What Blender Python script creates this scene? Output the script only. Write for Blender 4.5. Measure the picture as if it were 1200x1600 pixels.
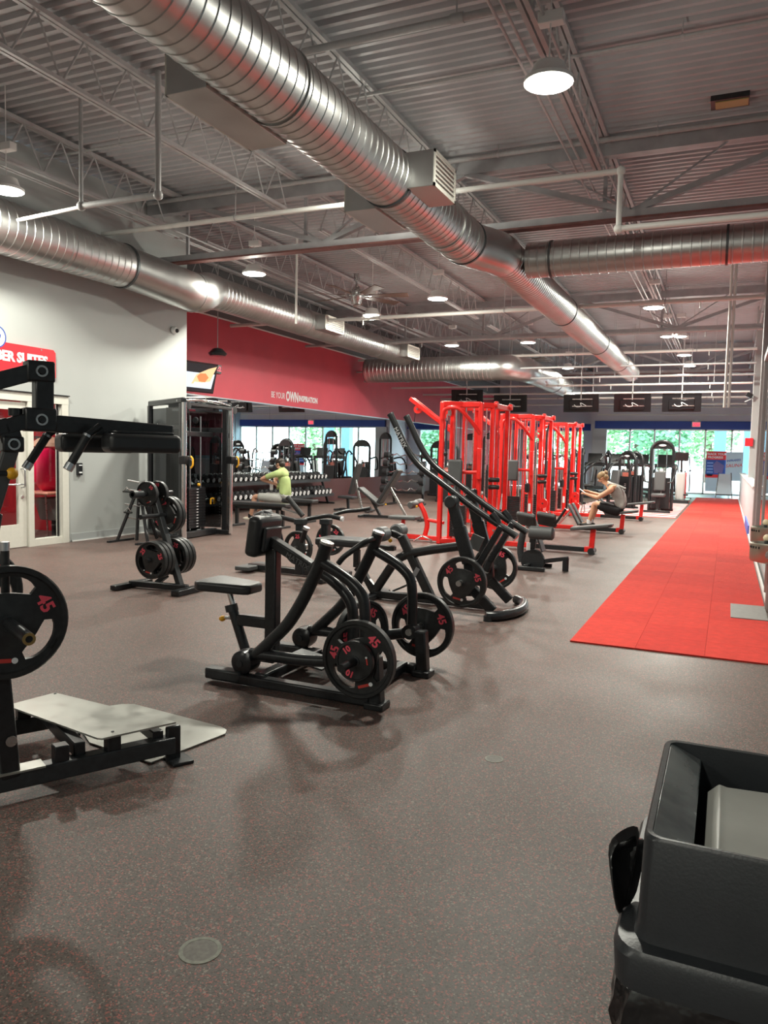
import bpy, bmesh, math, random
from mathutils import Vector, Matrix, Quaternion
random.seed(7)
for o in list(bpy.data.objects): bpy.data.objects.remove(o)
scene = bpy.context.scene
COL = scene.collection
# ---------------------------------------------------------------- camera
F_PX, CX, CY, CAMZ = 1205.0, 600.0, 800.0, 1.45
_f = Vector((1138.0-CX, 721.0-CY, F_PX)).normalized()
_p = Vector((1138.0-3000-CX, 721.0-3000*0.023-CY, F_PX))
_d = _f.cross(_p).normalized()
if _d.y < 0: _d = -_d
_r = _d.cross(_f)
if _r.x < 0: _r = -_r
CM = Matrix((_r, _f, -_d))            # rows: world X, Y, Z in camera axes
cam_data = bpy.data.cameras.new('camera'); cam = bpy.data.objects.new('camera', cam_data); COL.objects.link(cam)
cam_data.sensor_fit = 'VERTICAL'; cam_data.sensor_height = 36.0; cam_data.lens = F_PX/1600.0*36.0
cam_data.clip_start = 0.05; cam_data.clip_end = 300
c0, c1, c2 = (CM @ Vector((1,0,0))), (CM @ Vector((0,1,0))), (CM @ Vector((0,0,1)))
mw = Matrix((( c0.x, -c1.x, -c2.x, 0), (c0.y, -c1.y, -c2.y, 0), (c0.z, -c1.z, -c2.z, CAMZ), (0,0,0,1)))
cam.matrix_world = mw
scene.camera = cam
# ---------------------------------------------------------------- world, exposure
scene.view_settings.view_transform = 'Standard'; scene.view_settings.look = 'None'
scene.view_settings.gamma = 1.0; scene.view_settings.use_curve_mapping = False
scene.view_settings.exposure = 0.1
world = bpy.data.worlds.new('sky'); scene.world = world; world.use_nodes = True
wn = world.node_tree; wn.nodes.clear()
w_out = wn.nodes.new('ShaderNodeOutputWorld'); w_bg = wn.nodes.new('ShaderNodeBackground')
w_bg.inputs['Color'].default_value = (0.80, 0.92, 1.0, 1); w_bg.inputs['Strength'].default_value = 10.0
wn.links.new(w_bg.outputs[0], w_out.inputs[0])
LAMP_W = 165.0          # watts of each round high bay lamp
# ---------------------------------------------------------------- pixel -> point
def ray(px, py): return CM @ Vector((px-CX, py-CY, F_PX))
CAM0 = Vector((0,0,CAMZ))
def PY(px, py, Y): d = ray(px,py); return CAM0 + d*(Y/d.y)
def PX(px, py, X): d = ray(px,py); return CAM0 + d*(X/d.x)
def PZ(px, py, Z=0.0): d = ray(px,py); return CAM0 + d*((Z-CAMZ)/d.z)
def PV(px, py, p0, u):               # vertical plane through p0 along horizontal u
    n = Vector((-u[1], u[0], 0)); d = ray(px,py)
    return CAM0 + d*(n.dot(Vector(p0)-CAM0)/n.dot(d))
# ---------------------------------------------------------------- materials
MATS = {}
def mat(name, col, rough=0.5, metal=0.0, emit=None, estr=1.0, noise=0.0, nscale=20.0, bump=0.0, bscale=60.0, spec=0.5, trans=0.0, alpha=1.0, coat=0.0, ior=1.45, rnoise=0.0):
    m = bpy.data.materials.new(name); m.use_nodes = True; MATS[name] = m
    nt = m.node_tree; b = nt.nodes['Principled BSDF']
    b.inputs['Base Color'].default_value = (*col,1); b.inputs['Roughness'].default_value = rough
    b.inputs['Metallic'].default_value = metal; b.inputs['Specular IOR Level'].default_value = spec
    b.inputs['Transmission Weight'].default_value = trans; b.inputs['Alpha'].default_value = alpha
    b.inputs['Coat Weight'].default_value = coat; b.inputs['IOR'].default_value = ior
    if emit: b.inputs['Emission Color'].default_value = (*emit,1); b.inputs['Emission Strength'].default_value = estr
    if noise or bump or rnoise:
        tc = nt.nodes.new('ShaderNodeTexCoord')
        n = nt.nodes.new('ShaderNodeTexNoise'); n.inputs['Scale'].default_value = nscale; n.inputs['Detail'].default_value = 4
        nt.links.new(tc.outputs['Object'], n.inputs['Vector'])
        if noise:
            r = nt.nodes.new('ShaderNodeMapRange'); r.inputs[1].default_value = .3; r.inputs[2].default_value = .7
            r.inputs[3].default_value = 1-noise; r.inputs[4].default_value = 1+noise
            mx = nt.nodes.new('ShaderNodeVectorMath'); mx.operation = 'SCALE'; mx.inputs[0].default_value = col
            nt.links.new(n.outputs['Fac'], r.inputs[0]); nt.links.new(r.outputs[0], mx.inputs['Scale'])
            nt.links.new(mx.outputs[0], b.inputs['Base Color'])
        if rnoise:
            r2 = nt.nodes.new('ShaderNodeMapRange'); r2.inputs[1].default_value = .3; r2.inputs[2].default_value = .7
            r2.inputs[3].default_value = max(0,rough-rnoise); r2.inputs[4].default_value = rough+rnoise
            nt.links.new(n.outputs['Fac'], r2.inputs[0]); nt.links.new(r2.outputs[0], b.inputs['Roughness'])
        if bump:
            n2 = nt.nodes.new('ShaderNodeTexNoise'); n2.inputs['Scale'].default_value = bscale; n2.inputs['Detail'].default_value = 3
            nt.links.new(tc.outputs['Object'], n2.inputs['Vector'])
            bp = nt.nodes.new('ShaderNodeBump'); bp.inputs['Strength'].default_value = bump; bp.inputs['Distance'].default_value = .01
            nt.links.new(n2.outputs['Fac'], bp.inputs['Height']); nt.links.new(bp.outputs[0], b.inputs['Normal'])
    return m
BLACK = mat('black_paint', (.018,.019,.021), .28, noise=.25, nscale=40, spec=.5)
DARK = mat('charcoal_paint', (.03,.033,.036), .38, noise=.2, nscale=30)
PAD = mat('black_vinyl', (.028,.029,.031), .34, bump=.12, bscale=260, spec=.5)
GREYPAD = mat('grey_vinyl', (.075,.078,.08), .42, bump=.1, bscale=240)
RUBBER = mat('plate_rubber', (.022,.023,.024), .40, noise=.3, nscale=30)
CHROME = mat('chrome', (.78,.78,.78), .14, 1.0)
STEEL = mat('brushed_steel', (.55,.55,.54), .3, 1.0, rnoise=.08, nscale=40)
ALU = mat('aluminium_cap', (.62,.64,.66), .28, 1.0)
REDP = mat('red_paint', (.78,.022,.018), .3, noise=.08, nscale=12, coat=.3)
REDTXT = mat('red_print', (.92,.10,.15), .5)
REDLOGO = mat('red_logo', (.55,.05,.04), .5)
WHITE = mat('white_paint', (.80,.80,.78), .5)
PRINT = mat('white_print', (.82,.83,.84), .5)
YELLOW = mat('yellow_plastic', (.85,.42,.02), .4)
GALV = mat('galvanised_duct', (.54,.54,.53), .36, 1.0, noise=.07, nscale=3, rnoise=.04)
GALVD = mat('duct_seam', (.10,.11,.115), .45, .7)
DECK = mat('painted_deck', (.48,.485,.50), .55, noise=.06, nscale=3)
STEELG = mat('grey_painted_steel', (.46,.455,.46), .5, noise=.08, nscale=6)
GIRD = mat('girder_paint', (.36,.36,.37), .5, noise=.12, nscale=5)
PRIMER = mat('red_primer', (.20,.085,.075), .6, noise=.2, nscale=8)
PIPE = mat('grey_pipe', (.42,.42,.42), .4, noise=.06)
PIPEW = mat('white_pipe', (.74,.74,.70), .4)
GREYW = mat('grey_wall_paint', (.42,.435,.425), .62, noise=.03, nscale=1.5, bump=.05, bscale=200)
FARW = mat('far_wall_paint', (.60,.61,.66), .6, noise=.03, nscale=1.5)
REDW = mat('red_wall_paint', (.62,.075,.105), .5, noise=.05, nscale=2, bump=.04, bscale=160)
BROWNW = mat('brown_wall_paint', (.085,.03,.03), .55, noise=.08)
BLUEB = mat('blue_band_paint', (.02,.065,.33), .5, noise=.03)
PALEB = mat('pale_blue_paint', (.42,.52,.60), .6, noise=.03)
MIRROR = mat('mirror_glass', (.86,.90,.90), .0, 1.0)
FRAMEW = mat('cream_frame', (.66,.645,.58), .45, noise=.03)
ALUF = mat('window_frame_metal', (.46,.50,.50), .4, .6)
SCREEN = mat('screen_black', (.012,.012,.014), .25)
SKIN = mat('skin', (.55,.30,.20), .5, noise=.08, nscale=30)
SKIN2 = mat('tanned_skin', (.66,.36,.22), .5, noise=.08, nscale=30)
HAIRD = mat('dark_hair', (.02,.014,.01), .5, noise=.4, nscale=90)
HAIRB = mat('dirty_blond_hair', (.30,.20,.10), .5, noise=.4, nscale=90)
LIME = mat('lime_shirt', (.36,.45,.18), .8, noise=.06, nscale=20, bump=.15, bscale=25)
GREYC = mat('grey_cloth', (.36,.36,.34), .85, noise=.08, nscale=20, bump=.15, bscale=25)
BLKC = mat('black_cloth', (.012,.012,.014), .8)
GLASS = None
def glass_mat(name, tint=(.9,.95,.95), alpha=.12, rough=.0):
    m = bpy.data.materials.new(name); m.use_nodes = True; nt = m.node_tree; nt.nodes.clear()
    o = nt.nodes.new('ShaderNodeOutputMaterial'); t = nt.nodes.new('ShaderNodeBsdfTransparent'); g = nt.nodes.new('ShaderNodeBsdfGlossy')
    lw = nt.nodes.new('ShaderNodeLayerWeight'); lw.inputs[0].default_value = .5
    pw = nt.nodes.new('ShaderNodeMath'); pw.operation = 'POWER'; pw.inputs[1].default_value = 5.0; nt.links.new(lw.outputs['Facing'], pw.inputs[0])
    fr = nt.nodes.new('ShaderNodeMath'); fr.operation = 'MULTIPLY_ADD'; fr.inputs[1].default_value = .95; fr.inputs[2].default_value = .045; nt.links.new(pw.outputs[0], fr.inputs[0])
    mx = nt.nodes.new('ShaderNodeMixShader'); t.inputs[0].default_value = (*tint,1); g.inputs['Roughness'].default_value = rough
    nt.links.new(fr.outputs[0], mx.inputs[0]); nt.links.new(t.outputs[0], mx.inputs[1]); nt.links.new(g.outputs[0], mx.inputs[2]); nt.links.new(mx.outputs[0], o.inputs[0])
    return m
GLASS = glass_mat('clear_glass', (.93,.97,.96))
SMOKE = glass_mat('smoked_panel', (.06,.065,.07))
# ---------------------------------------------------------------- mesh builder
WLOC = {}
def basis(d):
    d = d.normalized(); a = Vector((0,0,1)) if abs(d.z) < .9 else Vector((1,0,0))
    u = d.cross(a).normalized(); v = u.cross(d).normalized(); return u, v
class MB:
    def __init__(s): s.v = []; s.f = []; s.m = []; s.cur = 0
    def _add(s, vs, fs):
        o = len(s.v); s.v += [Vector(p) for p in vs]; s.f += [tuple(i+o for i in f) for f in fs]; s.m += [s.cur]*len(fs); return s
    def box(s, c, size, R=None):
        h = Vector(size)*.5; c = Vector(c)
        vs = [Vector((x*h.x,y*h.y,z*h.z)) for z in (-1,1) for y in (-1,1) for x in (-1,1)]
        if R is not None: vs = [R @ p for p in vs]
        return s._add([c+p for p in vs], [(0,2,3,1),(4,5,7,6),(0,1,5,4),(2,6,7,3),(0,4,6,2),(1,3,7,5)])
    def beam(s, a, b, w, h, up=None):
        a, b = Vector(a), Vector(b); d = (b-a).normalized()
        up = Vector(up) if up is not None else (Vector((0,0,1)) if abs(d.z) < .95 else Vector((0,1,0)))
        sd = d.cross(up).normalized(); up = sd.cross(d).normalized()
        vs = [p + sd*x*w*.5 + up*y*h*.5 for p in (a,b) for y in (-1,1) for x in (-1,1)]
        return s._add(vs, [(0,2,3,1),(4,5,7,6),(0,1,5,4),(2,6,7,3),(0,4,6,2),(1,3,7,5)])
    def tube(s, pts, r, seg=10, caps=True, radii=None):
        pts = [Vector(p) for p in pts]; n = len(pts); rings = []
        t0 = (pts[1]-pts[0]).normalized(); u, v = basis(t0); o = len(s.v)
        for i, p in enumerate(pts):
            t = (pts[min(i+1,n-1)]-pts[max(i-1,0)]).normalized()
            q = t0.rotation_difference(t); u = q @ u; v = q @ v; t0 = t
            rr = radii[i] if radii else r
            k = 1.0
            if 0 < i < n-1:
                c = (pts[i]-pts[i-1]).normalized().dot((pts[i+1]-pts[i]).normalized()); k = 1/max(.6, math.sqrt(max(0,(1+c)/2)))
            s.v += [p + (u*math.cos(a)+v*math.sin(a))*rr*(k if False else 1) for a in [2*math.pi*j/seg for j in range(seg)]]
        nf = 0
        for i in range(n-1):
            for j in range(seg):
                a, b = o+i*seg+j, o+i*seg+(j+1)%seg
                s.f.append((a, b, b+seg, a+seg)); nf += 1
        if caps:
            s.f.append(tuple(o+j for j in range(seg))[::-1]); s.f.append(tuple(o+(n-1)*seg+j for j in range(seg))); nf += 2
        s.m += [s.cur]*nf; return s
    def lathe(s, prof, o, d, seg=24, arc=None):     # prof: (radius, along)
        o = Vector(o); d = Vector(d).normalized(); u, v = basis(d); b = len(s.v); n = len(prof)
        for r, h in prof:
            for j in range(seg):
                a = 2*math.pi*j/seg; s.v.append(o + d*h + (u*math.cos(a)+v*math.sin(a))*r)
        nf = 0
        for i in range(n-1):
            for j in range(seg):
                p, q = b+i*seg+j, b+i*seg+(j+1)%seg; s.f.append((p, q, q+seg, p+seg)); nf += 1
        if prof[0][0] > 1e-5: s.f.append(tuple(b+j for j in range(seg))[::-1]); nf += 1
        if prof[-1][0] > 1e-5: s.f.append(tuple(b+(n-1)*seg+j for j in range(seg))); nf += 1
        s.m += [s.cur]*nf; return s
    def cyl(s, a, b, r, seg=16, r2=None):
        a, b = Vector(a), Vector(b); L = (b-a).length
        return s.lathe([(r,0),(r if r2 is None else r2, L)], a, b-a, seg)
    def ring(s, c, d, r0, r1, w, seg=24):           # annulus extruded along d
        return s.lathe_open([(r0,-w/2),(r1,-w/2),(r1,w/2),(r0,w/2),(r0,-w/2)], c, d, seg)
    def lathe_open(s, prof, o, d, seg=24):
        o = Vector(o); d = Vector(d).normalized(); u, v = basis(d); b = len(s.v); n = len(prof)
        for r, h in prof:
            for j in range(seg):
                a = 2*math.pi*j/seg; s.v.append(o + d*h + (u*math.cos(a)+v*math.sin(a))*r)
        for i in range(n-1):
            for j in range(seg):
                p, q = b+i*seg+j, b+i*seg+(j+1)%seg; s.f.append((p, q, q+seg, p+seg))
        s.m += [s.cur]*((n-1)*seg); return s
    def prism(s, poly, vec):
        poly = [Vector(p) for p in poly]; vec = Vector(vec); n = len(poly); 
        fs = [tuple(range(n))[::-1], tuple(range(n,2*n))] + [(i,(i+1)%n,(i+1)%n+n,i+n) for i in range(n)]
        return s._add(poly+[p+vec for p in poly], fs)
    def ell(s, c, r, seg=14, rings=9, R=None):
        c = Vector(c); r = Vector(r) if hasattr(r,'__len__') else Vector((r,r,r)); b = len(s.v); nf = 0
        for i in range(rings+1):
            t = math.pi*i/rings
            for j in range(seg):
                a = 2*math.pi*j/seg; p = Vector((r.x*math.sin(t)*math.cos(a), r.y*math.sin(t)*math.sin(a), r.z*math.cos(t)))
                s.v.append(c + (R @ p if R is not None else p))
        for i in range(rings):
            for j in range(seg):
                p, q = b+i*seg+j, b+i*seg+(j+1)%seg; s.f.append((p, p+seg, q+seg, q)); nf += 1
        s.m += [s.cur]*nf; return s
    def quad(s, *p): return s._add(p, [tuple(range(len(p)))])
    def build(s, name, m, parent=None, bevel=0.0, bseg=2, smooth=True, angle=40, sub=0, mats=None):
        me = bpy.data.meshes.new(name); o = bpy.data.objects.new(name, me)
        off = WLOC.get(parent, Vector((0,0,0))) if parent else Vector((0,0,0))
        me.from_pydata([tuple(p-off) for p in s.v], [], s.f)
        for mm in ([m] if not mats else mats): me.materials.append(mm)
        if mats: me.polygons.foreach_set('material_index', s.m)
        bm = bmesh.new(); bm.from_mesh(me); bmesh.ops.remove_doubles(bm, verts=bm.verts, dist=1e-6)
        bmesh.ops.recalc_face_normals(bm, faces=bm.faces); bm.to_mesh(me); bm.free()
        if smooth:
            me.polygons.foreach_set('use_smooth', [True]*len(me.polygons)); me.set_sharp_from_angle(angle=math.radians(angle))
        me.update(); COL.objects.link(o)
        if parent: o.parent = parent
        WLOC[o] = off.copy()
        if bevel:
            b = o.modifiers.new('bevel','BEVEL'); b.width = bevel; b.segments = bseg; b.limit_method = 'ANGLE'; b.angle_limit = math.radians(35)
        if sub:
            b = o.modifiers.new('sub','SUBSURF'); b.levels = sub; b.render_levels = sub
        return o
def tag(o, label, cat, group=None, kind=None):
    o['label'] = label; o['category'] = cat
    if group: o['group'] = group
    if kind: o['kind'] = kind
    return o
def thing(name, label, cat, loc=(0,0,0), group=None):
    o = bpy.data.objects.new(name, None); COL.objects.link(o); o.location = loc; o.empty_display_size = .1
    WLOC[o] = Vector(loc); return tag(o, label, cat, group)
def struct(o, label=None):
    o['kind'] = 'structure'
    if label: o['label'] = label
    return o
def dup(root, loc=None, label=None, group=None, rotz=None, matrix=None):
    r = root.copy(); COL.objects.link(r)
    if loc is not None: r.location = loc
    if rotz is not None: r.rotation_euler = (0,0,rotz)
    if matrix is not None: r.matrix_world = matrix
    if label: r['label'] = label
    if group: r['group'] = group
    for ch in list(root.children):
        c = ch.copy(); COL.objects.link(c); c.parent = r
        for g in list(ch.children):
            d = g.copy(); COL.objects.link(d); d.parent = c
    return r
def arcpts(pts, rad=.08, n=5):           # polyline with rounded corners
    pts = [Vector(p) for p in pts]; out = [pts[0]]
    for i in range(1, len(pts)-1):
        a, b, c = pts[i-1], pts[i], pts[i+1]
        d1, d2 = (a-b), (c-b); r = min(rad, d1.length*.48, d2.length*.48)
        p, q = b+d1.normalized()*r, b+d2.normalized()*r
        for k in range(n+1):
            t = k/n; out.append(p*(1-t)**2 + b*2*t*(1-t) + q*t*t)
    out.append(pts[-1]); return out
def smoothpts(pts, n=6):                 # catmull-rom
    P = [Vector(p) for p in pts]; out = []
    for i in range(len(P)-1):
        a = P[i-1] if i else P[0]*2-P[1]; b, c = P[i], P[i+1]; d = P[i+2] if i+2 < len(P) else P[-1]*2-P[-2]
        for k in range(n):
            t = k/n; out.append(.5*((2*b)+(c-a)*t+(2*a-5*b+4*c-d)*t*t+(3*b-a-3*c+d)*t**3))
    out.append(P[-1]); return out
def text(name, body, size, loc, xd, yd, m, parent=None, ext=.001, align='CENTER', spacing=1.0, bold=0.0):
    cu = bpy.data.curves.new('t','FONT'); cu.body = body; cu.size = size; cu.extrude = ext; cu.align_x = align; cu.align_y = 'CENTER'; cu.space_character = spacing; cu.offset = bold; cu.resolution_u = 2
    to = bpy.data.objects.new('t', cu); me = bpy.data.meshes.new_from_object(to); bpy.data.objects.remove(to)
    xd, yd = Vector(xd).normalized(), Vector(yd).normalized(); zd = xd.cross(yd)
    off = WLOC.get(parent, Vector()) if parent else Vector(); loc = Vector(loc)-off
    me.transform(Matrix(((xd.x,yd.x,zd.x,loc.x),(xd.y,yd.y,zd.y,loc.y),(xd.z,yd.z,zd.z,loc.z),(0,0,0,1))))
    me.name = name; me.materials.clear(); me.materials.append(m)
    o = bpy.data.objects.new(name, me); COL.objects.link(o)
    if parent: o.parent = parent
    WLOC[o] = off.copy(); return o
def pad(name, c, size, m, parent, R=None, bev=.02, seg=3):
    return MB().box(c, size, R).build(name, m, parent, bevel=bev, bseg=seg)
def rot(ax, deg): return Matrix.Rotation(math.radians(deg), 3, ax)
X1, Y1, Z1 = Vector((1,0,0)), Vector((0,1,0)), Vector((0,0,1))
# ================================================================ SHELL
ZD = 5.58                      # underside of roof deck ribs
XL, XR, XRED, YF, YB = -9.1, 0.42, -10.8, 36.0, -7.0
YCOR = 11.5
# ---- floor: speckled rubber
fm = bpy.data.materials.new('speckled_rubber_floor'); fm.use_nodes = True; nt = fm.node_tree; b = nt.nodes['Principled BSDF']
tc = nt.nodes.new('ShaderNodeTexCoord')
def N(t, **k):
    n = nt.nodes.new(t)
    for a, v in k.items(): n.inputs[a].default_value = v
    return n
v1 = N('ShaderNodeTexVoronoi', Scale=210.0); v2 = N('ShaderNodeTexVoronoi', Scale=190.0); nz = N('ShaderNodeTexNoise', Scale=.9, Detail=6.0); nz2 = N('ShaderNodeTexNoise', Scale=220.0, Detail=2.0)
for q in (v1,v2,nz,nz2): nt.links.new(tc.outputs['Object'], q.inputs['Vector'])
def rampn(src, lo, hi, a=0.0, c=1.0):
    r = nt.nodes.new('ShaderNodeMapRange'); r.inputs[1].default_value = lo; r.inputs[2].default_value = hi; r.inputs[3].default_value = a; r.inputs[4].default_value = c
    nt.links.new(src, r.inputs[0]); return r.outputs[0]
def mixc(fac, c1, c2):
    m = nt.nodes.new('ShaderNodeMix'); m.data_type = 'RGBA'
    for s, c in ((6,c1),(7,c2)):
        if isinstance(c, tuple): m.inputs[s].default_value = (*c,1)
        else: nt.links.new(c, m.inputs[s])
    nt.links.new(fac, m.inputs[0]); return m.outputs[2]
sepc = nt.nodes.new('ShaderNodeSeparateColor'); nt.links.new(v1.outputs['Color'], sepc.inputs[0])
sepc2 = nt.nodes.new('ShaderNodeSeparateColor'); nt.links.new(v2.outputs['Color'], sepc2.inputs[0])
basec = mixc(rampn(nz.outputs['Fac'], .35,.65), (.104,.085,.076), (.128,.105,.093))
basec = mixc(rampn(nz2.outputs['Fac'], .35,.65), basec, (.088,.073,.063))
basec = mixc(rampn(sepc.outputs[0], .84,.85), basec, (.30,.10,.085))
basec = mixc(rampn(sepc2.outputs[1], .93,.94), basec, (.22,.185,.16))
basec = mixc(rampn(sepc2.outputs[0], .82,.83), basec, (.060,.048,.043))
nt.links.new(basec, b.inputs['Base Color'])
nt.links.new(rampn(nz.outputs['Fac'], .3,.7,.42,.56), b.inputs['Roughness']); b.inputs['Specular IOR Level'].default_value = .28
bp = N('ShaderNodeBump', Strength=.18, Distance=.004); nt.links.new(nz2.outputs['Fac'], bp.inputs['Height']); nt.links.new(bp.outputs[0], b.inputs['Normal'])
FLOORM = fm
fl = MB().box((-3,15,-.1),(20,46,.2)).build('floor', FLOORM, smooth=False); struct(fl, 'dark taupe rubber gym floor with red specks')
# far tiled strip beyond the carpet
MB().box((-1.0,34.4,.003),(6.8,3.2,.006)).build('far_floor_tile', mat('blue_grey_tile',(.36,.42,.48),.3,noise=.06,nscale=2), fl, smooth=False)
# ---- ceiling deck, ribs run across the room
mb = MB(); pitch = .1524; prof = []; y = YB
while y < 39.2:
    prof += [(y,ZD),(y+.05,ZD),(y+.07,ZD+.045),(y+.1324,ZD+.045)]; y += pitch
n = len(prof); mb._add([(x,yy,zz) for x in (-13,7) for yy,zz in prof], [(i,i+1,i+1+n,i+n) for i in range(n-1)])
cl = mb.build('ceiling', DECK, smooth=False); struct(cl, 'grey painted corrugated steel roof deck')
MB().box((-3,16,ZD+.14),(20,46.6,.1)).build('light_block_slab', DECK, cl, smooth=False)  # unseen slab added above the deck to keep sky light out
# ---- left wall with the suites doorway
FY0, FY1, FZ = 5.4, 8.70, 2.19           # storefront frame opening
w = MB().box((XL-.08,(YB+FY0)/2,ZD/2),(.16,FY0-YB,ZD)).box((XL-.08,(FY1+YCOR)/2,ZD/2),(.16,YCOR-FY1,ZD)).box((XL-.08,(FY0+FY1)/2,(FZ+ZD)/2),(.16,FY1-FY0,ZD-FZ))
wl = w.build('wall_left', GREYW, smooth=False); struct(wl, 'light grey painted wall with a glazed doorway')
struct(MB().box((XL+.01,(FY1+YCOR)/2+.03,.06),(.02,YCOR-FY1-.06,.12)).build('baseboard_left', mat('grey_baseboard',(.40,.42,.42),.5)), 'grey rubber baseboard under the grey wall')
struct(MB().box((XL+.016,(FY1+YCOR)/2+.03,.008),(.032,YCOR-FY1-.06,.016)).build('trim_1', WHITE), 'white strip at the foot of the grey wall')
struct(MB().box(((XL+XRED)/2-.17,YCOR-.06,ZD/2),(XL-XRED-.02,.12,ZD)).build('wall_return', GREYW, smooth=False), 'short return wall beside the mirrors')
# ---- red wall above mirror
ZRED, ZM0, ZM1 = 4.45, .66, 2.64
YE = 38.5
rw = MB().box((XRED-.08,(YCOR+YE)/2,(ZM1+ZRED)/2),(.16,YE-YCOR,ZRED-ZM1)).build('wall_red', REDW, smooth=False); struct(rw, 'long red painted wall above the mirrors')
struct(MB().box((XRED-.08,(YCOR+YE)/2,ZM0/2),(.16,YE-YCOR,ZM0)).build('wall_brown_dado', BROWNW, smooth=False), 'dark brown lower wall under the mirrors')
struct(MB().box((XRED-.08,(YCOR+YE)/2,(ZRED+ZD)/2),(.16,YE-YCOR,ZD-ZRED)).build('wall_red_upper', mat('dark_upper_paint',(.16,.16,.165),.6), smooth=False), 'dark grey wall strip above the red wall')
struct(MB().box((XRED+.012,(YCOR+YE)/2,ZRED),(.024,YE-YCOR,.03)).build('trim_2', WHITE), 'pale strip along the top of the red wall')
struct(MB().box((XRED+.012,(YCOR+YE)/2,ZM1),(.03,YE-YCOR,.025)).build('trim_3', ALU), 'metal strip along the top of the mirrors')
# wall backing behind mirrors and mirror panels
struct(MB().box((XRED-.09,(YCOR+YE)/2,(ZM0+ZM1)/2),(.14,YE-YCOR,ZM1-ZM0)).build('wall_mirror_backing', BROWNW, smooth=False))
yy = YCOR+.02; k = 0
while yy < 30.4:
    y2 = min(yy+1.82, 30.4)
    o = MB().box((XRED-.008,(yy+y2)/2,(ZM0+ZM1)/2),(.016,y2-yy-.006,ZM1-ZM0-.02)).build('mirror_panel', MIRROR, smooth=False)
    tag(o, 'tall frameless mirror panel on the wall under the red paint', 'mirror', 'wall mirror panels'); yy = y2
struct(MB().box((XRED-.008,34.4,(ZM0+ZM1)/2),(.016,8.0,ZM1-ZM0)).build('wall_red_lower', REDW, smooth=False), 'red painted wall past the last mirror')
# ---- far wall with windows
ZW = 2.80; XS = -5.6
far = MB()
far.box((-1.2,YF+.1,(3.14+ZD)/2),(8.8,.2,ZD-3.14))
fw = far.build('wall_far', FARW, smooth=False); struct(fw, 'grey far wall above the windows')
struct(MB().box((-1.2,YF+.08,(ZW+3.14)/2),(8.8,.26,3.14-ZW)).build('trim_4', BLUEB, smooth=False), 'royal blue band above the far windows')
struct(MB().box((-1.2,YF-.06,3.18),(8.8,.03,.05)).build('trim_5', FARW), 'grey ledge over the blue band')
struct(MB().box((XS-.1,(YF+YE)/2+.1,ZD/2),(.2,YE-YF,ZD)).build('wall_far_return', FARW, smooth=False), 'grey return of the far wall')
struct(MB().box((XS+.22,YF+.05,ZW/2),(.62,.24,ZW)).build('wall_far_pier', mat('pale_grey_pier',(.50,.52,.53),.6), smooth=False), 'pale grey pier beside the far windows')
f2 = MB().box((-8.2,YE+.1,(3.0+ZD)/2),(5.4,.2,ZD-3.0)).box((-6.05,YE+.1,1.5),(.9,.2,3.0)).box((-10.2,YE+.1,1.5),(1.4,.2,3.0))
struct(f2.build('wall_far_left', FARW, smooth=False), 'grey far wall behind the red towers')
struct(MB().box((-8.2,YE-.03,2.95),(5.4,.06,.32)).build('trim_6', BLUEB, smooth=False), 'blue band on the recessed far wall')
def window(name, x0, x1, Y, z0, z1, nx, label, zs=()):
    r = thing(name, label, 'window', ((x0+x1)/2, Y, z0)); del r['category']; r['kind'] = 'structure'
    m = MB(); m.box(((x0+x1)/2,Y,z0+.03),(x1-x0,.1,.06)).box(((x0+x1)/2,Y,z1-.03),(x1-x0,.1,.06)); m.build('window_frame', ALUF, r, smooth=False)
    for i in range(nx+1):
        x = x0+(x1-x0)*i/nx; MB().box((x,Y,(z0+z1)/2),(.07,.1,z1-z0)).build('mullion', ALUF, r, smooth=False)
        if i < nx: MB().box((x+(x1-x0)/nx/2,Y,(z0+z1)/2),((x1-x0)/nx-.07,.012,z1-z0-.12)).build('pane', GLASS, r, smooth=False)
    for z in zs: MB().box(((x0+x1)/2,Y,z),(x1-x0,.08,.06)).build('transom', ALUF, r, smooth=False)
    return r
window('window_1', XS+.5, 3.2, YF+.06, 0, ZW, 8, 'wide storefront window on the far wall')
window('window_2', -9.5, -6.5, YE+.08, .0, 2.8, 2, 'window on the recessed far wall behind the red towers')
# ---- right side
struct(MB().box((3.3,(YB+YF)/2,ZD/2),(.2,YF-YB,ZD)).build('wall_right', PALEB, smooth=False), 'pale blue grey side wall')
struct(MB().box((-3,YB-.1,ZD/2),(13,.2,ZD)).build('wall_back', GREYW, smooth=False), 'grey back wall')
# half wall, columns, glass along the carpet
struct(MB().box((XR+.09,23.6,.5),(.14,17.6,1.0)).build('wall_half', mat('half_wall_paint',(.48,.51,.53),.55,noise=.04), smooth=False), 'low grey half wall along the red carpet')
struct(MB().box((XR+.09,23.6,1.015),(.2,17.6,.03)).build('trim_7', WHITE, smooth=False), 'white cap on the half wall')
struct(MB().box((XR+.012,20.75,.02),(.024,24,.04)).build('baseboard_right', WHITE, smooth=False), 'white strip along the carpet edge')
struct(MB().box((XR+.012,18.2,.1),(.03,3.0,.2)).build('trim_8', mat('blue_skirting',(.03,.13,.5),.5), smooth=False), 'blue skirting on the half wall')
def column(x, y, wx, wy, label, m=STEELG):
    return struct(MB().box((x,y,ZD/2),(wx,wy,ZD)).build('column', m, bevel=.01), label)
COLM = mat('column_paint',(.36,.36,.36),.5,noise=.04)
column(XR+.22, 23.2, .26, .3, 'pale grey square column rising from the half wall', mat('column_pale',(.38,.38,.375),.5))
column(XR+.11, 14.9, .19, .22, 'grey steel column beside the glass partition', COLM)
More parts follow.
